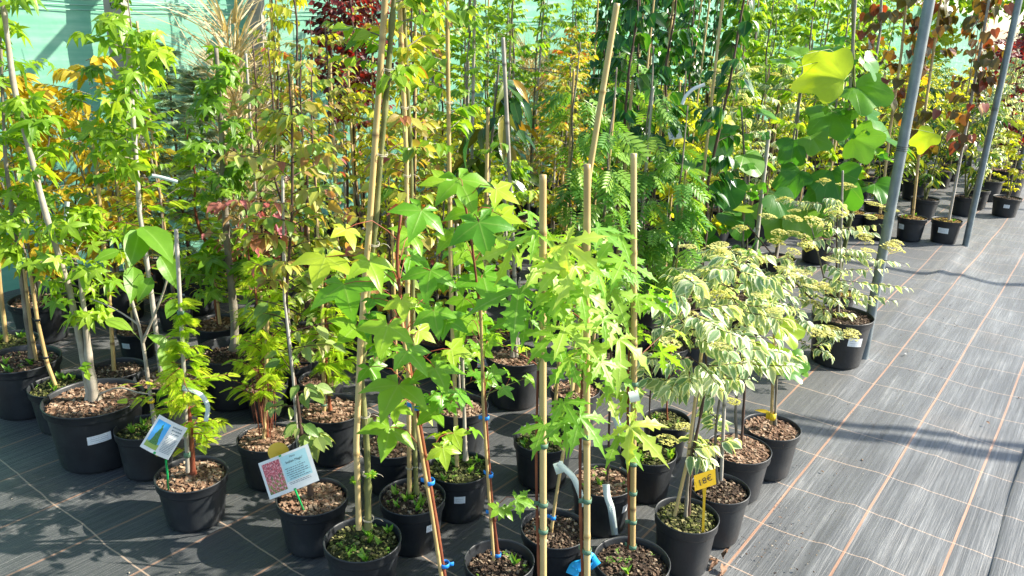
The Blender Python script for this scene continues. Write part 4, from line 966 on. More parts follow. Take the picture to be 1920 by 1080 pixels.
root, p, rng = potted('potted_tree', 218, 690, .122, .21, 'tree on a tan cane in the dark pot right behind the two pale trunks', 'potted tree', 'sweetgums with star leaves', 'dark', 260, .025, 65)
pa = path_px(p, [(214, 695), (205, 560), (190, 420), (175, 250)]); bamboo(root, pa, .009, rng=rng); crown(root, 'pear', pa, .75, 1.3, .16, 9, rng); crown(root, 'gum', pa, 1.2, 1.5, .12, 3, rng, fol='upper_foliage', brn='upper_branches')
root, p, rng = potted('potted_tree', 312, 705, .135, .23, 'young tree in the dark pot behind the banded stake of the feathery conifer', 'potted tree', 'young trees in black pots', 'bark', 260, .025, 66)
pa = path_px(p, [(302, 700), (285, 560), (262, 400), (240, 90)]); bamboo(root, pa, .0105, M_stakegrey, rng=rng); crown(root, 'gum', pa, 1.12, 1.70, .22, 26, rng, 1.0, (.3, 1), 'oval'); crown(root, 'feather', pa, .7, 1.15, .2, 12, rng, fol='lower_foliage', brn='lower_branches')
root, p, rng = potted('potted_tree', 432, 655, .17, .26, 'dense dark green sweetgum column on a thick trunk in a wide dappled pot', 'potted tree', 'sweetgums with star leaves', 'dark', 300, .05, 67)
pb = path_px(p, [(440, 655), (440, 600), (425, 450), (410, 150), (405, 90)]); stem(root, pb, .02, .008, 'grey')
crown(root, 'gum', pb, .52, .72, .22, 10, rng, 1.1, (.0, .6)); crown(root, 'gum', pb, .95, 1.58, .13, 26, rng, .85, (.0, .7), 'col', fol='upper_foliage', brn='upper_branches')
root, p, rng = potted('potted_tree', 455, 600, .12, .2, 'crab apple with pink purple young leaves spreading left of centre, above the slim rusty conifer', 'potted tree', 'young trees in black pots', 'bark', 200, .02, 68)
pb = path_px(p, [(470, 600), (492, 540, -.2), (478, 470, -.5), (455, 370, -.6)]); stem(root, pb, .008, .003, 'dark')
crown(root, 'pink', pb, pb[1, 2], pb[3, 2], .22, 22, rng, 1.0, (.0, 1), 'oval', updir=.4)

# --- right pots beyond the pole ------------------------------------------
def redbud(px, py, lab, cane, seed, crowns, st_=None, r=.125, h=.21, soil='orange'):
    root, p, rng = potted('potted_redbud', px, py, r, h, lab, 'potted tree', 'redbuds with purple heart leaves', soil, 260, .015, seed, st_=st_, weed=3)
    pa = path_px(p, cane); bamboo(root, pa, .0125, M_stakegrey if seed % 2 else None, rng=rng)
    for i, (z0, z1, rad, nb) in enumerate(crowns): crown(root, 'redbud', pa, z0, z1, rad, nb, rng, 1.25, (0, 1), fol='foliage', brn='branches')
redbud(1711, 407, 'redbud on a thin cane in the far labelled pot nearer the left steel pole', [(1711, 407), (1722, 300), (1738, 180), (1760, 30), (1775, -80)], 70, [(.75, 2.1, .2, 20)], (-.75, .06, .045))
redbud(1776, 412, 'redbud on a thin cane in the far labelled pot touching the second steel pole', [(1779, 412), (1800, 300), (1828, 150), (1860, -30)], 71, [(.8, 2.1, .22, 22)], (-.12, .085, .048))
redbud(1648, 405, 'redbud in the dark pot half hidden behind the nearer steel pole', [(1650, 400), (1668, 250), (1690, 100), (1705, -60)], 72, [(1.0, 2.1, .22, 15)])
redbud(1600, 397, 'redbud whip in the far pot left of the nearer steel pole, between the variegated blossoms', [(1600, 395), (1620, 250), (1650, 60), (1655, -60)], 73, [(1.2, 2.0, .22, 14)])
for (px, py, lab, sd, h2, rad, st_) in ((1735, 372, 'glossy leaved evergreen shrub in the pot behind the two labelled far pots', 80, 1.0, .34, None), (1812, 368, 'glossy evergreen shrub with yellow leaves in the pot just behind the second steel pole', 81, 1.15, .36, None),
                                   (1703, 325, 'glossy evergreen shrub in the far pot with a small white label', 82, 1.2, .4, (-.1, .06, .045)), (1866, 285, 'glossy broad evergreen shrub in the sunlit far pot right of the second steel pole', 83, 1.25, .5, None), (1903, 268, 'low pale leaved shrub in the farthest pot at the right edge', 84, .9, .5, None)):
    root, p, rng = potted('potted_shrub', px, py, .135 if py > 300 else .17, .2 if py > 300 else .27, lab, 'potted shrub', 'glossy evergreen shrubs', 'dark', 100, .02, sd, st_=st_)
    for k in range(4):
        a = k * 1.57 + rng.uniform(-.4, .4); stem(root, [[0, 0, .18], [.06 * math.cos(a), .06 * math.sin(a), .4], [.18 * math.cos(a), .18 * math.sin(a), h2 * .9]], .009, .004, 'green')
    pth = np.array([[0, 0, .2], [0, 0, h2]])
    if sd == 84: crown(root, 'varieg', pth, .3, h2, rad, 60, rng, 1.1)
    else: crown(root, 'rhodo', pth, .35, h2, rad, 46, rng, 1.25, (0, 1), 'oval')
# ---------------------------------------------------------------- rows behind (prototypes, then copies)
PLACED = [np.array(o.location) for o in C.objects if o.type == 'EMPTY' and any(ch.name.startswith('pot') for ch in o.children)]
def copy_tree(o, parent=None):
    c = o.copy(); C.objects.link(c); c.parent = parent
    for ch in list(o.children): copy_tree(ch, c)
    return c
PR = {
 # species: (name, [(z0, z1, rad, nbr, shape, size)], height, cane?, pot r, h, soil)
 'gum': ('potted_tree', [(.55, 1.95, .17, 30, 'col', 1.0)], 2.0, 1, .14, .22, 'bark'),
 'pear': ('potted_tree', [(.5, 2.3, .21, 42, 'col', 1.05)], 2.3, 1, .13, .21, 'bark'),
 'cherry': ('potted_tree', [(.85, 2.3, .14, 26, 'col', 1.0)], 2.35, 1, .14, .22, 'dark'),
 'lime': ('potted_shrub', [(.3, 1.15, .32, 46, 'oval', 1.0)], 1.1, 0, .15, .22, 'dark'),
 'gold': ('potted_shrub', [(.35, 1.35, .32, 30, 'oval', 1.1)], 1.2, 1, .14, .22, 'bark'),
 'birch': ('potted_tree', [(.7, 2.2, .22, 26, 'col', 1.0)], 2.3, 1, .13, .21, 'bark'),
 'bronze': ('potted_tree', [(.4, 1.85, .24, 38, 'vase', 1.0)], 1.9, 1, .13, .21, 'bark'),
 'bronzegreen': ('potted_tree', [(.4, 1.7, .20, 30, 'vase', 1.0)], 1.9, 1, .13, .21, 'bark'),
 'plum': ('potted_tree', [(1.15, 2.4, .18, 56, 'col', 1.1)], 2.35, 1, .14, .22, 'bark'),
 'feather': ('potted_conifer', [(.3, 1.2, .18, 46, 'cone', 1.0)], 1.25, 1, .13, .21, 'bark'),
 'conifer': ('potted_conifer', [(.25, 1.5, .28, 110, 'cone', 1.2)], 1.4, 0, .15, .22, 'dark'),
 'sorbus': ('potted_tree', [(.55, 1.5, .12, 17, 'col', 1.0)], 1.75, 1, .13, .21, 'dark'),
 'magnolia': ('potted_tree', [(.5, 1.25, .18, 18, 'oval', 1.0)], 1.3, 1, .15, .22, 'bark'),
 'mixed': ('potted_shrub', [(.35, 1.6, .28, 46, 'oval', 1.0)], 1.5, 1, .13, .2, 'bark'),
 'limemaple': ('potted_maple', [(.5, 1.35, .2, 20, 'oval', 1.15)], 1.5, 1, .14, .22, 'dark'),
 'varieg': ('potted_dogwood', [(.4, 1.45, .26, 30, 'oval', 1.2)], 1.4, 1, .14, .22, 'moss'),
 'redbud': ('potted_redbud', [(.8, 2.2, .2, 24, 'col', 1.2)], 2.3, 1, .13, .21, 'orange'),
 'redmaple': ('potted_maple', [(.4, 1.6, .38, 50, 'oval', 1.1)], 1.5, 0, .17, .25, 'bark'),
 'rhodo': ('potted_shrub', [(.3, 1.2, .32, 36, 'oval', 1.1)], 1.1, 0, .15, .22, 'dark'),
 'straw': ('potted_grass', [(.25, 1.35, .10, 46, 'col', 1.0)], .5, 0, .14, .2, 'dark'),
 'tallgreen': ('potted_tree', [(.8, 2.4, .22, 34, 'col', 1.5)], 2.4, 1, .14, .22, 'bark'),
}
DESC = {'gum': 'sweetgum whip with star shaped leaves', 'pear': 'slender tree with small fresh green leaves', 'cherry': 'column of glossy dark green cherry leaves', 'lime': 'low bushy shrub with lime yellow leaves',
 'gold': 'golden yellow leaved shrub', 'birch': 'birch with hanging yellow green leaves', 'bronze': 'crab apple with bronze and red leaves', 'bronzegreen': 'crab apple with dull bronze green leaves', 'plum': 'dark red leaved plum column',
 'feather': 'feathery light green conifer', 'conifer': 'dense grey green conifer', 'sorbus': 'rowan with long feather shaped leaves', 'magnolia': 'magnolia with large drooping dark leaves', 'mixed': 'small leaved shrub flecked yellow and orange',
 'limemaple': 'maple with bright lime yellow leaves', 'varieg': 'variegated dogwood with cream edged leaves', 'redbud': 'redbud with dark purple heart leaves', 'redmaple': 'deep red Japanese maple', 'rhodo': 'glossy evergreen shrub', 'straw': 'clump of dry straw coloured grass',
 'tallgreen': 'tall tree with broad mid green leaves'}
protos = {}
def proto(spn, var):
    key = (spn, var)
    nm, crs, hh, cane, r, h, soil = PR[spn]; sp = 'pear' if spn == 'tallgreen' else spn
    sd = 1000 + var * 37 + sum(map(ord, spn))
    root, p, rng = potted(nm, 0, 0, r, h, 'x', 'x', None, soil, 90, .02, sd, pos=(0, 0, 0), key=('bg', soil, round(r, 2), var))
    if var != 1: sticker([c for c in root.children if c.name.startswith('pot')][0], r, h, rng.uniform(-2.4, -1.0), .06, .04)
    if nm not in ('potted_shrub', 'potted_grass') or spn == 'mixed':
        P = trunkpath(np.array([0, 0, h - .03]), np.array([rng.normal(0, .03), rng.normal(0, .03), hh]), rng, .014)
        stem(root, P, .010, .004, SP[sp][8])
        if cane:
            z = hh * rng.uniform(.55, 1.05); bamboo(root, [[.014, -.006, h - .03], [.014 + rng.normal(0, .015), 0, z]], .0085, M_stakegrey if rng.uniform() < .5 else None, rng=rng)
    else:
        P = np.array([[0, 0, .2], [0, 0, hh]])
        for k in range(4):
            a = k * 1.57 + rng.uniform(-.4, .4); stem(root, [[0, 0, .18], [.05 * math.cos(a), .05 * math.sin(a), .45 * hh], [.18 * math.cos(a), .18 * math.sin(a), hh * .9]], .008, .003, SP[sp][8])
    for (z0, z1, rad, nb, sh, sz) in crs: crown(root, sp, P, z0, z1, rad, nb, rng, sz, (0, 1), sh)
    return root
def zone(x, Y, t, s, rng):
    u = rng.uniform()
    if x < 300 and t < -4.5: return 'gold'
    if x < 130: return 'gum' if u < .3 else ('gold' if u < .65 else 'pear')
    if x < 300: return 'gum' if u < .12 else ('gold' if u < .6 else 'pear')
    if x < 400: return 'conifer' if t < -3.9 else ('feather' if u < .5 else 'gum')
    if x < 500: return 'straw' if t < -4.1 else ('bronzegreen' if u < .4 else ('feather' if u < .7 else 'birch'))
    if x < 620: return 'birch' if t < -3.6 and u < .8 else ('bronze' if u < .55 else 'bronzegreen')
    if x < 720: return 'plum' if t < -2.8 and u < .42 else ('bronze' if u < .6 else 'birch')
    if x < 860: return 'bronze' if u < .35 else ('pear' if u < .6 else ('birch' if u < .8 else 'mixed'))
    if x < 960: return 'magnolia' if u < .18 and Y < 5.5 else ('pear' if u < .8 else 'lime')
    if x < 1110: return ('mixed' if u < .45 else ('lime' if u < .65 else ('straw' if u < .72 else 'pear')))
    if x < 1250: return 'sorbus' if u < .45 and Y < 6 else ('cherry' if u < .72 else 'lime')
    if x < 1350: return 'sorbus' if u < .25 and Y < 6 else ('cherry' if u < .5 else ('limemaple' if u < .8 else 'lime'))
    if x < 1470: return 'varieg' if u < .3 and Y < 8 else ('tallgreen' if u < .55 else 'lime')
    if x < 1660: return 'tallgreen' if u < .3 else ('pear' if u < .45 else 'lime')
    if x < 1840: return 'redbud' if u < .06 else ('rhodo' if u < .3 else ('lime' if u < .97 or Y < 11 else 'redmaple'))
    return 'redmaple' if u < .6 and Y > 11 and x > 1860 else ('varieg' if u < .8 else 'lime')
def where(x, Y):
    far = 'far' if Y > 8 else 'middle'
    if x < 300: return 'at the left by the green net'
    if x < 480: return 'in the rows behind the banded stake'
    if x < 620: return 'in the rows left of the dark red plum'
    if x < 760: return 'in the %s rows behind the crossing canes' % far
    if x < 960: return 'in the %s rows above the maples' % far
    if x < 1110: return 'in the %s rows above the stoutest cane' % far
    if x < 1340: return 'in the %s rows right of the leaning cane' % far
    if x < 1640: return 'in the %s rows behind the tulip trees' % far
    return 'in the %s rows around the steel poles' % far
def proj(P):
    c = CM.T @ (np.asarray(P) - CAM); return 960 + FPX * c[0] / -c[2], 540 - FPX * c[1] / -c[2]
rng = np.random.RandomState(77)
used = {}
def place(spn, var, p, k, rng, lab=None, grp=None):
    key = (spn, var)
    if key not in used: used[key] = proto(spn, var); o = used[key]
    else: o = copy_tree(used[key])
    o.location = (p[0], p[1], 0); o.rotation_euler = (rng.normal(0, .012), rng.normal(0, .012), rng.uniform(0, 6.28)); o.scale = (k, k, k)
    mx, my = proj([p[0], p[1], 1.1])
    tag(o, lab or (DESC[spn] + ' ' + where(mx, p[1])), 'potted shrub' if PR[spn][0] == 'potted_shrub' else ('grass' if spn == 'straw' else 'potted tree'), grp or (DESC[spn] + ' in the back rows'))
    if lab: del o['group']
EXPL = [('redmaple', 0, 1895, 9.3, 1.25, 'deep red Japanese maple behind the second steel pole at the top right corner'), ('redmaple', 1, 1935, 10.6, 1.3, 'deep red Japanese maple cut by the right edge at the top corner'), ('lime', 2, 1905, 8.2, .9, 'lime bush in front of the deep red maples at the right edge'),
 ('plum', 2, 672, 4.7, 1.0, 'dense dark red leaved plum just left of the crossing tall canes'), ('plum', 0, 645, 5.0, 1.0, 'dark red leaved plum column in front of the dark post at top'), ('plum', 1, 700, 5.9, .95, 'thinner dark red plum right behind the crossing tall canes'),
 ('magnolia', 0, 908, 3.75, 1.2, 'magnolia with large drooping dark leaves right of the tall middle canes'), ('cherry', 0, 1172, 4.1, 1.0, 'cherry column with dark leaves just right of the leaning bare cane'),
 ('cherry', 1, 1232, 4.6, 1.0, 'second dark cherry column, left of the one with the ribbon strip'), ('cherry', 2, 1325, 4.1, 1.0, 'dark cherry column carrying the bluish white ribbon strip'),
 ('sorbus', 0, 1140, 3.7, .9, 'rowan with feather leaves behind the middle and right bamboo canes'), ('sorbus', 1, 1215, 4.0, .95, 'rowan right of the rightmost bamboo cane top'), ('sorbus', 2, 1290, 3.9, .8, 'low rowan below the lime yellow maple and white card'),
 ('sorbus', 0, 1070, 4.4, .95, 'rowan between the two tallest bamboo cane tops'), ('limemaple', 0, 1265, 5.1, 1.0, 'lime yellow maple above the small white card'), ('limemaple', 1, 1340, 5.0, .9, 'lime yellow maple right of the small white card'),
 ('gold', 0, 190, 4.45, 1.1, 'golden shrub in front of the net, left of the tall sweetgum crown'), ('gold', 1, 30, 4.1, 1.05, 'golden shrub at the left edge behind the sweetgums'), ('gold', 2, 250, 4.9, .9, 'golden shrub close to the net behind the branching pale trunk'),
 ('gold', 1, 110, 4.6, .95, 'golden shrub close to the net near the narrow hanging strip'),
 ('conifer', 0, 335, 4.6, 1.05, 'dense grey green conifer between two sweetgum columns near the net'), ('conifer', 1, 385, 5.0, .95, 'dense grey green conifer left of the dry grass by the net'),
 ('straw', 0, 455, 5.2, 1.25, 'tall dry straw coloured grass in front of the net'), ('straw', 1, 490, 6.2, 1.0, 'dry grass clump beside the greyish net post'), ('birch', 0, 560, 4.2, .98, 'birch with hanging yellow leaves left of the dark red plum'),
 ('birch', 1, 520, 4.9, .95, 'birch with hanging yellow leaves beside the greyish net post'), ('bronze', 0, 560, 3.6, .85, 'crab apple with bronze leaves below the hanging birch leaves'), ('bronze', 1, 625, 4.0, .9, 'crab apple with bronze leaves below the dark red plum'),
 ('bronze', 2, 770, 4.3, 1.0, 'crab apple with bronze leaves between the tall middle canes'), ('bronzegreen', 0, 480, 3.8, .85, 'dull bronze green crab apple right of the dark sweetgum column'), ('mixed', 0, 1040, 5.6, 1.0, 'small shrub flecked yellow and pink left of the leaning bare cane'),
 ('mixed', 1, 730, 3.9, .8, 'small shrub flecked orange behind the crossing tall canes'), ('pear', 0, 880, 4.0, 1.0, 'slender green tree right of the tallest thin middle cane'), ('pear', 1, 945, 5.0, 1.0, 'slender green tree around the grey weathered cane'),
 ('tallgreen', 0, 1480, 5.5, 1.0, 'tall tree with broad green leaves above the left big tulip leaves'), ('tallgreen', 1, 1560, 6.2, 1.0, 'tall tree with broad green leaves above the glowing tulip leaf'), ('feather', 0, 385, 3.9, 1.0, 'feathery light green conifer left of the dark sweetgum column'),
 ('pear', 2, 300, 4.3, .8, 'slender small leaved tree between the pale horizontal strip and the net'), ('mixed', 2, 215, 3.9, .75, 'low small leaved shrub behind the two thick pale trunks'), ('bronzegreen', 1, 585, 3.35, .8, 'dull bronze green crab apple above the straight cane of the feathery bush'),
 ('bronzegreen', 2, 520, 3.5, .85, 'dull bronze green crab apple above the slim rusty conifer'), ('mixed', 0, 820, 3.9, .8, 'small leaved shrub with orange flecks behind the lime maple tops'), ('lime', 0, 850, 4.5, 1.1, 'lime bush low behind the lime maple tops'), ('feather', 2, 560, 3.9, .9, 'light feathery conifer among the bronze crab apples'),
 ('lime', 1, 700, 4.6, 1.2, 'lime bush low behind the crossing tall canes'), ('pear', 0, 800, 4.6, 1.0, 'slender green tree between the tall middle canes'), ('feather', 1, 470, 3.3, .75, 'short feathery conifer behind the pink tipped crab apple'), ('straw', 2, 985, 7.5, 1.1, 'buff dry plant above the thickest bamboo cane')]
for (spn, var, px, Y, k, lab) in EXPL:
    P_ = at(px, 300, Y); PLACED.append(np.array([P_[0], P_[1], 0])); place(spn, var, P_, k, rng, lab)
slots = []
s = 1.5
while s < 21:
    step = .37 if s < 8 else (.55 if s < 13 else .8)
    t = -1.15
    while t > -5.15:
        ss, tt = s + rng.uniform(-.07, .07), t + rng.uniform(-.07, .07)
        slots.append((ss, tt)); t -= step
    s += step
nb = 0
for (s, t) in slots:
    p = st(s, t); Y = p[1]
    if Y < 2.2: continue
    bx, by = proj([p[0], p[1], .2]); mx, my = proj([p[0], p[1], 1.1])
    if mx < -90 or mx > 2000: continue
    lim = 600 if bx < 500 else (590 if bx < 1000 else (545 if bx < 1250 else 470))
    if by > lim: continue
    if 5.0 < s < 7.2 and t > -2.3: continue
    if s < 7.6 and t > -1.75 : continue
    if min(np.hypot(p[0] - q[0], p[1] - q[1]) for q in PLACED) < .34: continue
    if rng.uniform() < (.07 if s < 8 else .08): continue
    spn = zone(mx, Y, t, s, rng); var = rng.randint(0, 3)
    place(spn, var, p, rng.uniform(.88, 1.10), rng)
    nb += 1
print('background plants', nb)
# big trees far beyond the end of the nursery
def far_tree(loc, h, r, label, seed):
    rng = np.random.RandomState(seed); root = thing('broadleaf_tree', loc, label, 'tree', 'trees beyond the nursery')
    P = np.array([[0, 0, -.05], [.1, .05, h * .5], [.05, .1, h * .95]]); stem(root, P, .16, .05, 'grey')
    lv = Leaves(); bl = [(rng.normal(0, r * .42, 2), rng.uniform(.28, .95) * h, rng.uniform(.3, .5) * r) for k in range(26)]
    for k in range(5200):
        c, z, q = bl[rng.randint(len(bl))]; d = norm(rng.normal(0, 1, 3)); o = np.array([c[0], c[1], z]) + d * q * rng.uniform(.55, 1.0)
        lv.add(o, rng.normal(0, 1, 3) + [0, 0, -.5], d + [0, 0, .6], rng.uniform(.16, .30), rng.beta(2, 2))
    mb = MB(); lv.into(mb, T['ovate_lo'], rng); link('crown', mb.mesh('crown', LM['green' if seed % 2 else 'lime']), root)
for i, (s_, t_, h, r, lab) in enumerate(((27, -7, 5, 2.6, 'broad green tree just past the far end of the net'), (30, -2, 4.6, 2.8, 'yellow green tree at the far end of the rows'), (29, 3.5, 4.6, 2.6, 'green tree beyond the path at the top right corner'),
        (14, -9, 4.2, 2.2, 'tree behind the net above the middle rows'), (21, -9.5, 4.6, 2.4, 'tree behind the net above the cherry columns'), (34, 8, 5, 3, 'farthest green tree beyond the top right corner'))):
    far_tree(tuple(st(s_, t_)), h, r, lab, 500 + i)
# ---------------------------------------------------------------- tags, labels, strips
def text_mesh(txt, size, name):
    cu = bpy.data.curves.new('txt', 'FONT'); cu.body = txt; cu.size = size; cu.extrude = 0; cu.resolution_u = 3; cu.align_x = 'CENTER'; cu.align_y = 'CENTER'
    o = bpy.data.objects.new('txt', cu); C.objects.link(o); bpy.context.view_layer.update()
    me = bpy.data.meshes.new_from_object(o.evaluated_get(bpy.context.evaluated_depsgraph_get())); me.name = name
    bpy.data.objects.remove(o); bpy.data.curves.remove(cu); return me
class Card:
    """rectangular card from three image corners (TL, TR, BL) at depth Y; local frame u right, v down"""
    def __init__(s, root, p, TL, TR, BL, Ytl, Ytr, Ybl, bend=0.0):
        s.root = root; s.o = at(*TL, Ytl) - p; s.u = at(*TR, Ytr) - p - s.o; s.v = at(*BL, Ybl) - p - s.o
        s.n = norm(np.cross(s.v, s.u)); s.b = bend
        if s.n[1] > 0: s.n = -s.n
    def pt(s, a, b, h=0): return s.o + s.u * a + s.v * b + s.n * (h + s.b * (1 - (2 * a - 1) ** 2))
    def quad(s, nm, a0, b0, a1, b1, h, mat, n=8, parent=None, thick=0):
        mb = MB(); v = [s.pt(a0 + (a1 - a0) * i / n, b, h) for b in (b0, b1) for i in range(n + 1)]
        q = [[i, i + 1, n + 2 + i, n + 1 + i] for i in range(n)]
        mb.add(v, None, q)
        if thick:
            v2 = [x - s.n * thick for x in v]; mb.add(v2, None, [x[::-1] for x in q])
        me = mb.mesh(nm, mat); uv = me.uv_layers.new(name='UVMap'); uvs = ([(i / n, 1 - j) for j in (0, 1) for i in range(n + 1)]) * 2
        for l in me.loops: uv.data[l.index].uv = uvs[l.vertex_index]
        return link(nm, me, s.root)
    def text(s, txt, a, b, size, h, mat, nm='writing', tilt=0):
        me = text_mesh(txt, size, nm); me.materials.clear(); me.materials.append(mat)
        ul, vl = np.linalg.norm(s.u), np.linalg.norm(s.v); c, q = math.cos(tilt), math.sin(tilt)
        for v in me.vertices:
            x, y = v.co.x * c - v.co.y * q, v.co.x * q + v.co.y * c; v.co = Vector(s.pt(a + x / ul, b - y / vl, h))
        return link(nm, me, s.root)
def pic_mat(kind):
    m, t, bs, out = newmat('printed_' + kind); uv = N(t, 'ShaderNodeTexCoord').outputs['UV']; sp = N(t, 'ShaderNodeSeparateXYZ'); t.links.new(uv, sp.inputs[0])
    if kind == 'blossom':
        a = noise(t, 7, 5, uv, .7); bg = ramp(t, sp.outputs[1], [(.0, (.10, .16, .03)), (.3, (.22, .30, .07)), (.6, (.10, .08, .07)), (1, (.05, .06, .10))])
        pk = ramp(t, noise(t, 14, 4, uv, .7), [(.35, (.28, .02, .03)), (.52, (.62, .12, .16)), (.64, (.85, .55, .55))])
        f = ramp(t, math_(t, 'ADD', a, math_(t, 'MULTIPLY', sp.outputs[1], .12)), [(.47, (0, 0, 0)), (.55, (1, 1, 1))]); col = mix(t, f, bg, pk)
    else:
        x = math_(t, 'ABSOLUTE', math_(t, 'SUBTRACT', sp.outputs[0], .52)); y = sp.outputs[1]
        wd = math_(t, 'ADD', math_(t, 'MULTIPLY', math_(t, 'SUBTRACT', .95, y), .42), math_(t, 'MULTIPLY', math_(t, 'SUBTRACT', noise(t, 9, 4, uv), .5), .25))
        cone = math_(t, 'MULTIPLY', math_(t, 'LESS_THAN', x, wd), math_(t, 'GREATER_THAN', y, .16))
        bg = ramp(t, y, [(.18, (.28, .40, .08)), (.24, (.12, .42, .75)), (1, (.03, .38, .80))])
        col = mix(t, cone, bg, ramp(t, noise(t, 24, 4, uv), [(.35, (.02, .08, .04)), (.6, (.08, .26, .07)), (.75, (.2, .4, .1))]))
    t.links.new(col, bs.inputs['Base Color']); bs.inputs['Roughness'].default_value = .3; return m
M_cyan = plain('tag_cyan_print', (.42, .70, .74), .35); M_gline = plain('tag_print', (.16, .22, .26), .5); M_gstake = plain('green_plastic', (.01, .38, .10), .25, .5)
M_yel = plain('yellow_plastic', (.80, .50, .02), .35, .5, namt=.06); M_blue = plain('blue_plastic', (.02, .38, .80), .4)
def printed_lines(cd, a0, b0, a1, b1, n, seed, h=.0012, short=.3):
    rs = np.random.RandomState(seed); mb = MB()
    for i in range(n):
        b = b0 + (b1 - b0) * (i + .5) / n; hh = (b1 - b0) / n * .19; a = a0 + (rs.uniform(0, .05) if i else 0); end = a1 - rs.uniform(0, short) * (a1 - a0)
        while a < end:
            w_ = rs.uniform(.02, .075); e = min(a + w_, end)
            mb.add([cd.pt(a, b - hh, h), cd.pt(e, b - hh, h), cd.pt(e, b + hh, h), cd.pt(a, b + hh, h)], None, [[0, 1, 2, 3]]); a = e + .012
    link('small_print', mb.mesh('small_print', M_gline), cd.root)
# crab apple tag
b = at(575, 957, 2.31); root = thing('plant_tag', tuple(b), 'white photo tag reading Indian Magic with a red blossom picture, on a green spike', 'plant tag')
cd = Card(root, b, (484, 869), (577, 832), (506, 937), 2.27, 2.28, 2.24, .004)
cd.quad('card', 0, 0, 1, 1, 0, M_white, thick=.0006); cd.quad('photo', .05, .08, .40, .90, .0006, pic_mat('blossom')); cd.quad('text_panel', .43, .06, .93, .74, .0006, M_cyan)
cd.text('Malus', .66, .13, .0085, .0012, M_ink); cd.text("'Indian Magic'", .67, .25, .0115, .0013, M_ink); cd.text('3 - 5 m', .73, .35, .006, .0012, M_ink)
printed_lines(cd, .46, .38, .91, .72, 6, 1); printed_lines(cd, .46, .76, .93, .84, 2, 5, short=.5)
for (a, c_) in ((.42, .0), (.50, .95)): cd.quad('slot_mark', a, c_, a + .05, c_ + .045, .0012, M_gstake, 2)
mb = MB(); tube(mb, [at(548, 905, 2.262) - b, at(556, 925, 2.262) - b, [0, 0, -.03]], [.0035, .0035, .003], 6); link('spike', mb.mesh('spike', M_gstake), root)
# conifer tag
b = at(315, 918, 2.40); root = thing('plant_tag', tuple(b), 'white photo tag with a green cone shaped conifer under blue sky, on a green spike', 'plant tag')
cd = Card(root, b, (299, 777), (352, 803), (262, 837), 2.36, 2.37, 2.33, .006)
cd.quad('card', 0, 0, 1, 1, 0, M_white, thick=.0006); cd.quad('photo', .07, .10, .50, .90, .0006, pic_mat('conifer')); printed_lines(cd, .55, .42, .95, .88, 11, 2, short=.1); printed_lines(cd, .58, .08, .95, .34, 3, 6, short=.2)
cd.quad('slot_mark', .47, .93, .55, .99, .0012, M_gstake, 2)
mb = MB(); tube(mb, [at(311, 862, 2.352) - b, at(314, 890, 2.37) - b, [0, 0, -.03]], [.0038, .0038, .003], 6); link('spike', mb.mesh('spike', M_gstake), root)
# yellow disc
b = at(535, 900, 2.42); root = thing('price_disc', tuple(b), 'round plain yellow plastic disc sticking up behind the red blossom photo tag', 'tag')
c0 = at(522, 848, 2.36) - b; mb = MB(); an = np.linspace(0, 2 * math.pi, 41)[:-1]; rx = .034
for h in (0, .0015): mb.add(np.concatenate([[c0 + [0, h, 0]], np.stack([c0[0] + rx * 1.05 * np.cos(an), c0[1] + h + .3 * rx * np.sin(an), c0[2] + rx * .92 * np.sin(an)], -1)]), [[0, 1 + i, 1 + (i + 1) % 40] for i in range(40)])
link('disc', mb.mesh('disc', M_yel), root); mb = MB(); tube(mb, [c0, [0, 0, -.02]], .003, 5); link('spike', mb.mesh('spike', M_yel), root)
# price tag 18 euro
b = at(1319, 996, 2.23); root = thing('price_tag', tuple(b), 'yellow T shaped price tag reading 18€ in the front right pot', 'price tag')
cd = Card(root, b, (1301, 892), (1341, 879), (1303, 921), 2.20, 2.21, 2.195, .0)
cd.quad('plate', 0, 0, 1, 1, 0, M_yel, thick=.0012)
mb = MB(); an = [(-.004, 0), (.004, 0), (.004, .002), (-.004, .002)]; A = at(1321, 915, 2.203) - b; v = [A + [x * 1.6, y, 0] for x, y in an] + [A * .75 + [x, y, 0] for x, y in an] + [np.array([x, y, -.02]) for x, y in an]
mb.add(v, None, [[j * 4 + i, j * 4 + (i + 1) % 4, j * 4 + 4 + (i + 1) % 4, j * 4 + 4 + i] for j in range(2) for i in range(4)]); link('spike', mb.mesh('spike', M_yel, False), root)
cd.text('18€', .50, .52, .030, .0012, M_ink, tilt=.18)
# far white card
b = at(1258, 330, 5.0); b[2] = .19; root = thing('price_card', tuple(b), 'small white card reading 51 among the lime maple leaves at top centre', 'price tag')
cd = Card(root, b, (1251, 243), (1276, 240), (1255, 262), 4.9, 4.9, 4.9); cd.quad('plate', 0, 0, 1, 1, 0, M_white, thick=.001); cd.text('51', .4, .6, .045, .002, plain('blue_ink', (.08, .12, .4)))
mb = MB(); tube(mb, [at(1264, 262, 4.9) - b, [0, 0, 0]], .003, 5); link('spike', mb.mesh('spike', M_white), root)

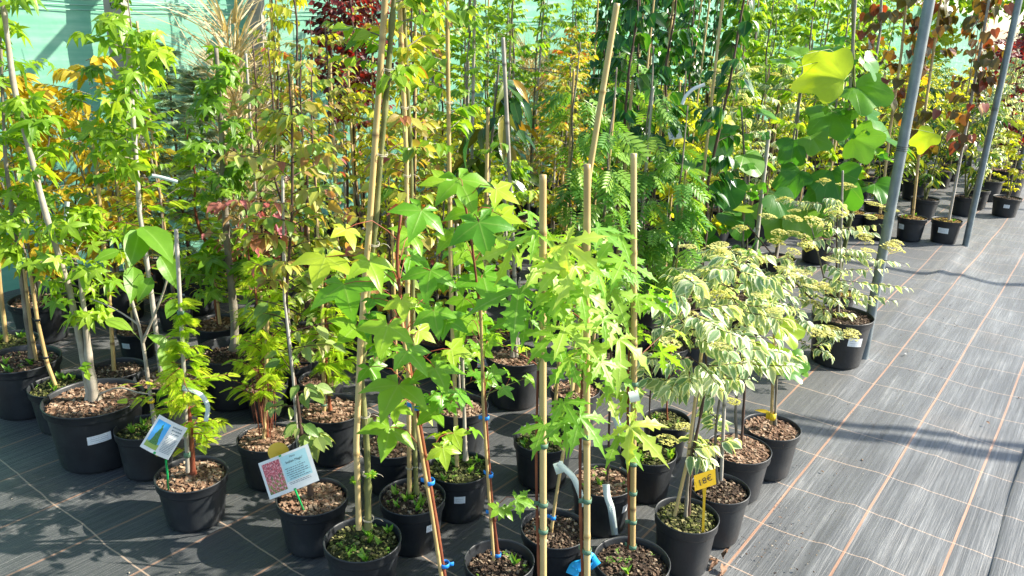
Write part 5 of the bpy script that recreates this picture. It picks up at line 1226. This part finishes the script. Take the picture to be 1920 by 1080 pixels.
def ribbon(nm, pts, w_px, label, cat, mat, Y, group=None, tw=0.0, marks=True):
    """thin label strip through image points at depth Y (or per point)"""
    P = [at(q[0], q[1], q[2] if len(q) > 2 else Y) for q in pts]; b = P[0]; root = thing(nm, tuple(b), label, cat, group); P = np.array(P) - b
    u = np.linspace(0, len(P) - 1, 5 * len(P)); Q = np.stack([np.interp(u, range(len(P)), P[:, k]) for k in range(3)], -1)
    for _ in range(3): Q[1:-1] = (Q[:-2] + 2 * Q[1:-1] + Q[2:]) / 4
    d = norm(np.gradient(Q, axis=0)); view = norm(b - CAM); s_ = norm(np.cross(d, view)); w_ = w_px * np.linalg.norm(b - CAM) / FPX / 2
    a = tw * np.sin(u * 1.3)[:, None]; s_ = s_ * np.cos(a) + view * np.sin(a)
    nn = norm(np.cross(d, s_)); v = np.stack([Q - s_ * w_, Q + s_ * w_, Q + s_ * w_ + nn * .0006, Q - s_ * w_ + nn * .0006], 1).reshape(-1, 3); k = len(Q)
    q = [[i * 4 + j, i * 4 + (j + 1) % 4, i * 4 + 4 + (j + 1) % 4, i * 4 + 4 + j] for i in range(k - 1) for j in range(4)]
    mb = MB(); mb.add(v, None, q); link('strip', mb.mesh('strip', mat), root)
    return root
M_strip = tint_mat('paper_strip', [(.50, .60, .57), (.66, .74, .70)], .45, 40, .15)
ribbon('label_strip', [(1046, 868), (1058, 878), (1076, 895), (1088, 925), (1094, 950)], 11, 'long pale paper loop label hanging from the crooked cane with blue ties', 'label', M_strip, 2.08, tw=.3)
ribbon('label_wrap', [(1040, 880), (1058, 874)], 20, 'short pale paper label wrapped round the crooked cane with blue ties', 'label', M_strip, 2.12)
ribbon('label_strip', [(1136, 908), (1138, 930), (1146, 952), (1149, 975), (1153, 1003)], 13, 'crumpled pale label strip hanging over the rim of the bark filled pot', 'label', M_strip, 2.36, tw=.35)
ribbon('label_strip', [(1150, 772), (1156, 790), (1164, 812)], 12, 'pale striped label hanging above the bark filled pot, behind the lime cut leaves', 'label', M_strip, 2.45)
ribbon('label_wrap', [(1180, 745), (1198, 741)], 20, 'white label wrapped round the rightmost bamboo cane', 'label', M_white, 2.035)
ribbon('label_strip', [(342, 727), (362, 732), (380, 742), (391, 762), (386, 790)], 8, 'curled pale label loop on the feathery conifer by the banded stake', 'label', M_strip, 2.40, tw=.4)
ribbon('label_strip', [(1279, 196), (1285, 180), (1300, 166), (1322, 158)], 6, 'bluish white ribbon leaf strip on the right dark cherry column', 'label', M_white, 4.0)
ribbon('label_strip', [(285, 329), (305, 333), (333, 341)], 6, 'pale horizontal label strip across the crown left of the banded stake', 'label', M_strip, 3.1)
ribbon('label_strip', [(126, 378), (124, 410), (118, 432), (112, 436)], 7, 'narrow pale strip hanging in front of the green net at the left', 'label', M_strip, 3.7)
ribbon('tag_flag', [(1072, 1078), (1078, 1062), (1096, 1060), (1104, 1042), (1118, 1062)], 22, 'bright blue plastic tag tied at the foot of the middle bamboo cane', 'tag', M_blue, 1.86, tw=.5)
# support wires through the rows
for (a, c_, Y0, Y1, lab) in (((900, 112), (1500, 168), 5.2, 4.9, 'thin dark support wire strung through the rows at top centre'), ((470, 92), (1010, 128), 5.9, 5.6, 'thin dark support wire strung behind the crossing tall canes')):
    A, B = at(*a, Y0), at(*c_, Y1); root = thing('support_wire', tuple(A), lab, 'wire'); tt = np.linspace(0, 1, 14)[:, None]; P = (B - A) * tt; P[:, 2] -= .05 * np.sin(tt[:, 0] * math.pi)
    mb = MB(); tube(mb, P, .0022, 5); link('strand', mb.mesh('strand', M_wire), root)
# extra cane
b = onz(1082, 742, .16); root = thing('bamboo_cane', tuple(b), 'long bare bamboo cane leaning to the right, its cut top near the upper edge', 'cane')
bamboo(root, [[0, 0, 0], at(1104, 330, 3.1) - b, at(1157, 6, 3.05) - b], .0125, node=.34, rng=np.random.RandomState(4), taper=.9)
b = onz(972, 668, .2); root = thing('bamboo_cane', tuple(b), 'grey weathered cane standing left of the thickest bamboo cane, among small green leaves', 'cane')
bamboo(root, [[0, 0, 0], at(953, 270, 3.5) - b, at(943, 70, 3.5) - b], .010, M_stakegrey, rng=np.random.RandomState(5))

# litter on the cloth
def litter():
    rs = np.random.RandomState(9); mb = MB(); bx = np.array([[-1, -1, 0], [1, -1, 0], [1, 1, 0], [-1, 1, 0], [-.7, -.7, 1], [.7, -.7, 1], [.7, .7, 1], [-.7, .7, 1]], float); bq = [[0, 1, 5, 4], [1, 2, 6, 5], [2, 3, 7, 6], [3, 0, 4, 7], [4, 5, 6, 7]]
    for k in range(1200):
        if k < 500: s, t = rs.uniform(1.4, 9), -.72 + rs.normal(0, .13)
        elif k < 620: s, t = 2.55 + rs.normal(0, .13), -.68 + rs.normal(0, .07)
        else: s, t = rs.uniform(.4, 9), rs.uniform(-4, 1.4)
        z = rs.uniform(.0006, .0019) * (1.6 if rs.uniform() < .08 else 1); b = (bx + rs.uniform(-.35, .35, (8, 3))) * [z * rs.uniform(.8, 2.2), z, z * .7]; th = rs.uniform(0, 6.28)
        b = np.stack([b[:, 0] * math.cos(th) - b[:, 1] * math.sin(th), b[:, 0] * math.sin(th) + b[:, 1] * math.cos(th), b[:, 2]], -1)
        mb.add(b + st(s, t, .006), None, bq, rs.uniform(0, 1))
    lv_m = tint_mat('litter', [(.03, .02, .015), (.14, .07, .04), (.30, .22, .14), (.5, .45, .36)], .9)
    tag(link('litter', mb.mesh('litter', lv_m, False)), kind='stuff')
    for i, (x, y, sz, lab) in enumerate(((1348, 1052, .045, 'curled dry brown leaves lying at the foot of the price tagged pot'), (1696, 666, .022, 'small grey stone chip on the path right of the nearer steel pole'), (1848, 792, .018, 'small dry leaf on the sunny path below the shadow bands'), (1474, 976, .018, 'dry curled brown leaf beside the orange line on the path'))):
        b = onz(x, y, .008); root_m = MB(); rng = np.random.RandomState(60 + i); lv = Leaves()
        for k in range(4 if i == 0 else 1): lv.add(rng.normal(0, sz * .3, 3) * [1, 1, .2] + [0, 0, .006], [rng.normal(), rng.normal(), .3], [rng.normal(0, .5), rng.normal(0, .5), 1], sz, rng.uniform(0, 1))
        lv.into(root_m, T['varieg'], rng, .3, jit=.04)
        o = link('dead_leaf' if i != 1 else 'stone_chip', root_m.mesh('dead_leaf', plain('dead_leaf_%d' % i, (.20, .11, .06) if i != 1 else (.25, .25, .25), .7))); o.location = b; tag(o, lab, 'leaf' if i != 1 else 'stone')
litter()
